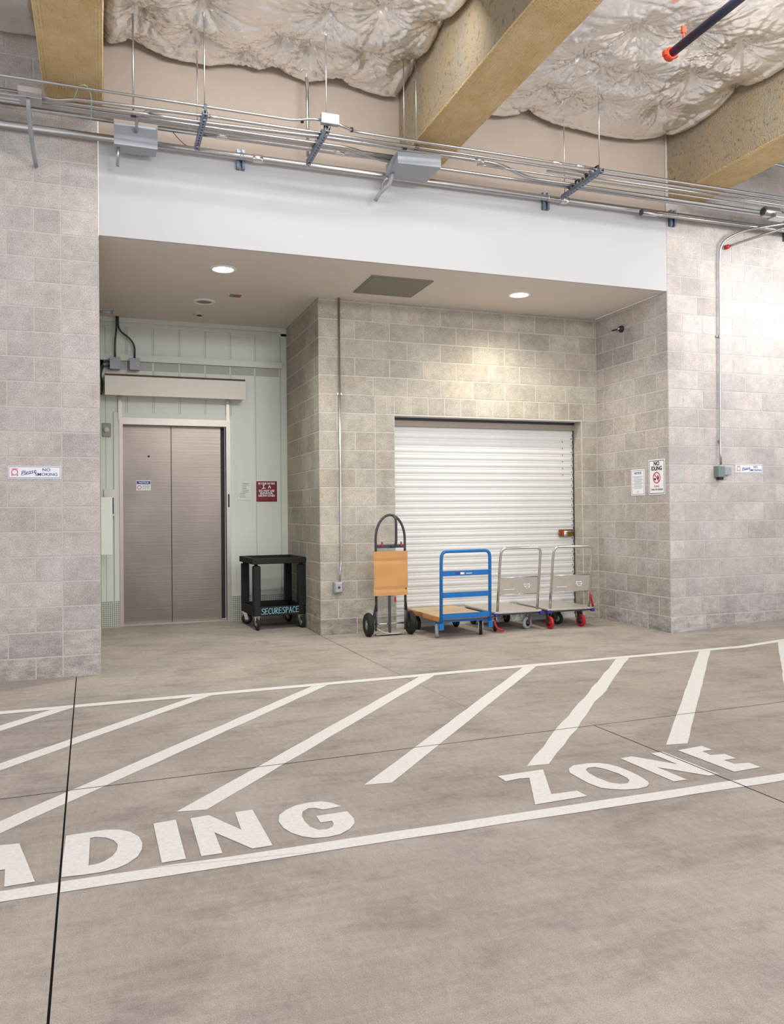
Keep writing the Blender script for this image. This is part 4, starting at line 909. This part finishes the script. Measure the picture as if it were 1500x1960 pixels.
for ch in 'SECURE SPACE':
    G = {'S': [[(1, .9), (.6, 1), (.1, .85), (.2, .6), (.85, .45), (.8, .1), (.3, 0), (-.1, .12)]], 'E': [[(.9, 1), (.1, .95), (.05, .05), (.95, .08)], [(.1, .52), (.8, .55)]],
         'C': [[(.95, .85), (.5, 1), (.1, .7), (.1, .25), (.5, 0), (.95, .12)]], 'U': [[(.1, 1), (.1, .25), (.45, 0), (.8, .2), (.85, 1)]], 'R': [[(.1, 0), (.12, 1), (.7, .95), (.75, .65), (.15, .5), (.9, 0)]],
         'P': [[(.1, 0), (.12, 1), (.7, .95), (.8, .65), (.15, .45)]], 'A': [[(0, 0), (.45, 1), (.9, 0)], [(.2, .38), (.75, .38)]]}
    if ch == ' ': x += .004; continue
    L += [glyph(s, x) for s in G[ch]]; x += .0395
strokes(L, FC, .0055, 'chalk', t, 'handwriting', .0012, local=True, label='cyan hand-drawn lettering')

# ---------------------------------------------------------------- road paint
def cut_joints(bm):
    for (p, n_, cond) in (((XA(-2.9), -2.9, 0), (1, .0143, 0), None), ((0.16, -2.93, 0), (-.028, 1, 0), None), ((XC(-2.9), -2.9, 0), (1, .032, 0), 'near')):
        n_ = Vector(n_).normalized()
        for s in (-1, 1):
            ge = list(bm.verts)+list(bm.edges)+list(bm.faces)
            if cond:
                fs_ = [f for f in bm.faces if any(v.co.y < -2.9 for v in f.verts)]; ge = list({*fs_, *[e for f in fs_ for e in f.edges], *[v for f in fs_ for v in f.verts]})
            bmesh.ops.bisect_plane(bm, geom=ge, plane_co=Vector(p)+n_*.0045*s, plane_no=n_)
        kill = [f for f in bm.faces if abs((f.calc_center_median()-Vector(p)).dot(n_)) < .0044 and (not cond or f.calc_center_median().y < -2.9)]
        bmesh.ops.delete(bm, geom=kill, context='FACES')
def marking(name, loops, lb, cat, group=None, z=.0022):
    bm = bmesh.new(); es = []
    for L in loops:
        vs = [bm.verts.new((x, y, 0)) for x, y in L]
        es += [bm.edges.new((vs[i], vs[(i+1) % len(vs)])) for i in range(len(vs))]
    bmesh.ops.triangle_fill(bm, use_beauty=True, use_dissolve=False, edges=es)
    cut_joints(bm)
    ge = list(bm.verts)+list(bm.edges)+list(bm.faces); bmesh.ops.bisect_plane(bm, geom=ge, plane_co=(5.75, 0, 0), plane_no=(1, 0, 0))
    for v in bm.verts: v.co.z = floor_z(v.co.x)+z
    for f in bm.faces:
        if f.normal.z < 0: f.normal_flip()
    me = bpy.data.meshes.new(name); bm.to_mesh(me); bm.free(); me.materials.append(M['paint'])
    o = bpy.data.objects.new(name, me); col.objects.link(o); return tag(o, lb, cat, group)
def wob(a, b, n, amp, seed):
    rg = random.Random(seed); return [(a[0]+(b[0]-a[0])*i/n+rg.uniform(-amp, amp), a[1]+(b[1]-a[1])*i/n+rg.uniform(-amp, amp)) for i in range(n+1)]
ya = lambda x: -1.125+.026*(x+.6)
marking('painted_line', [wob((-4, ya(-4)-.045), (9, ya(9)-.045), 60, .003, 1) + wob((9, ya(9)+.045), (-4, ya(-4)+.045), 60, .003, 2)], 'thin white line across the far side of the hatched loading zone', 'floor marking')
marking('painted_line', [wob((-4, -4.06), (6, -4.065), 50, .003, 3) + wob((6, -3.975), (-4, -3.975), 50, .003, 4)], 'broad white line across the near side of the loading zone, below the letters', 'floor marking')
marking('painted_line', [[(.16, -3.968), (.78, -3.995), (.78, -4.05), (.30, -3.99)]], 'thin overlapping second stroke of white paint on the near line below N', 'floor marking', z=.0032)
ST = [((-1.35, -2.45), (-.24, -1.14), 'first hatching stripe, cut by the left edge of the photo'), ((-1.42, -3.40), (.71, -1.11), 'second hatching stripe from the left, crossing the long joint'), ((-.47, -3.40), (1.60, -1.08), 'third hatching stripe from the left, above the letter D'),
      ((.385, -3.425), (2.48, -1.07), 'fourth hatching stripe from the left, ending above the letter N'), ((1.275, -3.39), (3.44, -1.03), 'fifth hatching stripe from the left, ending between G and Z'), ((2.14, -3.41), (4.41, -.99), 'sixth hatching stripe from the left, with ragged edges above Z'),
      ((3.06, -3.37), (5.33, -.96), 'seventh hatching stripe from the left, ending above the letter E'), ((3.98, -3.35), (6.28, -.95), 'last hatching stripe, cut by the right edge of the photo')]
for i, (a, b, lb) in enumerate(ST):
    h = .066; am = .010 if i == 5 else .003
    marking('painted_stripe', [wob((a[0]-h, a[1]+.01), (b[0]-h, b[1]), 18, am, 10+i) + wob((b[0]+h, b[1]), (a[0]+h, a[1]-.01), 18, am, 30+i)], lb, 'floor marking', 'diagonal hatching stripes of the loading zone', z=.0014)
LET = {
    'D': [[(-0.133, -3.53), (-0.061, -3.524), (0.022, -3.521), (0.075, -3.539), (0.119, -3.583), (0.15, -3.649), (0.16, -3.717), (0.156, -3.784), (0.137, -3.849), (0.097, -3.903), (0.058, -3.931), (0.012, -3.943), (-0.053, -3.944), (-0.137, -3.935)], [(-0.039, -3.591), (-0.019, -3.588), (0.022, -3.61), (0.052, -3.65), (0.067, -3.702), (0.062, -3.761), (0.046, -3.807), (0.016, -3.847), (-0.012, -3.864), (-0.041, -3.865)]],
    'I': [[(0.214, -3.523), (0.308, -3.513), (0.311, -3.937), (0.221, -3.942)]],
    'N': [[(0.369, -3.518), (0.449, -3.511), (0.556, -3.727), (0.562, -3.518), (0.64, -3.514), (0.648, -3.932), (0.567, -3.935), (0.447, -3.715), (0.45, -3.936), (0.369, -3.935)]],
    'G': [[(1.022, -3.619), (0.997, -3.565), (0.957, -3.526), (0.903, -3.519), (0.839, -3.53), (0.782, -3.569), (0.74, -3.621), (0.721, -3.694), (0.726, -3.774), (0.746, -3.835), (0.779, -3.887), (0.82, -3.921), (0.873, -3.931), (0.932, -3.921), (0.984, -3.881), (1.019, -3.833), (1.034, -3.775), (1.03, -3.686), (0.887, -3.691), (0.887, -3.771), (0.937, -3.77), (0.936, -3.801), (0.922, -3.835), (0.895, -3.851), (0.857, -3.843), (0.834, -3.8), (0.826, -3.735), (0.83, -3.664), (0.845, -3.619), (0.877, -3.589), (0.908, -3.597), (0.936, -3.629)]],
    'Z': [[(1.866, -3.501), (2.13, -3.492), (1.982, -3.823), (2.118, -3.826), (2.124, -3.904), (1.844, -3.914), (2.0, -3.584), (1.951, -3.573), (1.869, -3.586)]],
    'O': [[(2.259, -3.529), (2.306, -3.492), (2.35, -3.491), (2.393, -3.489), (2.446, -3.5), (2.486, -3.535), (2.512, -3.593), (2.522, -3.679), (2.521, -3.766), (2.509, -3.837), (2.494, -3.868), (2.456, -3.898), (2.402, -3.907), (2.332, -3.894), (2.284, -3.867), (2.246, -3.834), (2.228, -3.756), (2.227, -3.664), (2.228, -3.587)], [(2.329, -3.574), (2.358, -3.553), (2.397, -3.555), (2.425, -3.597), (2.447, -3.682), (2.447, -3.759), (2.434, -3.795), (2.403, -3.824), (2.361, -3.82), (2.328, -3.782), (2.313, -3.698), (2.315, -3.622)]],
    'N2': [[(2.605, -3.479), (2.683, -3.472), (2.819, -3.671), (2.811, -3.463), (2.89, -3.466), (2.906, -3.874), (2.842, -3.876), (2.691, -3.674), (2.703, -3.885), (2.626, -3.883)]],
    'E': [[(2.982, -3.472), (3.16, -3.453), (3.163, -3.534), (3.094, -3.535), (3.086, -3.608), (3.172, -3.619), (3.171, -3.702), (3.09, -3.703), (3.094, -3.773), (3.179, -3.785), (3.18, -3.865), (3.003, -3.873)]],
    'A': [[(-0.4, -3.535), (-0.308, -3.545), (-0.221, -3.941), (-0.322, -3.945), (-0.335, -3.79), (-0.385, -3.785), (-0.42, -3.945), (-0.51, -3.945)]],

}
NM = {'D': 'painted letter D of LOADING', 'I': 'painted letter I of LOADING', 'N': 'painted letter N of LOADING, beside G', 'G': 'painted letter G ending LOADING', 'Z': 'painted letter Z starting ZONE', 'O': 'painted letter O of ZONE',
      'N2': 'painted letter N of ZONE, crossed by a slanting joint', 'E': 'painted letter E ending ZONE', 'A': 'painted letter A cut off at the left edge'}
for k_, L in LET.items(): marking('painted_letter', L, 'white '+NM[k_], 'letter', 'white letters painted on the floor', z=.0026)
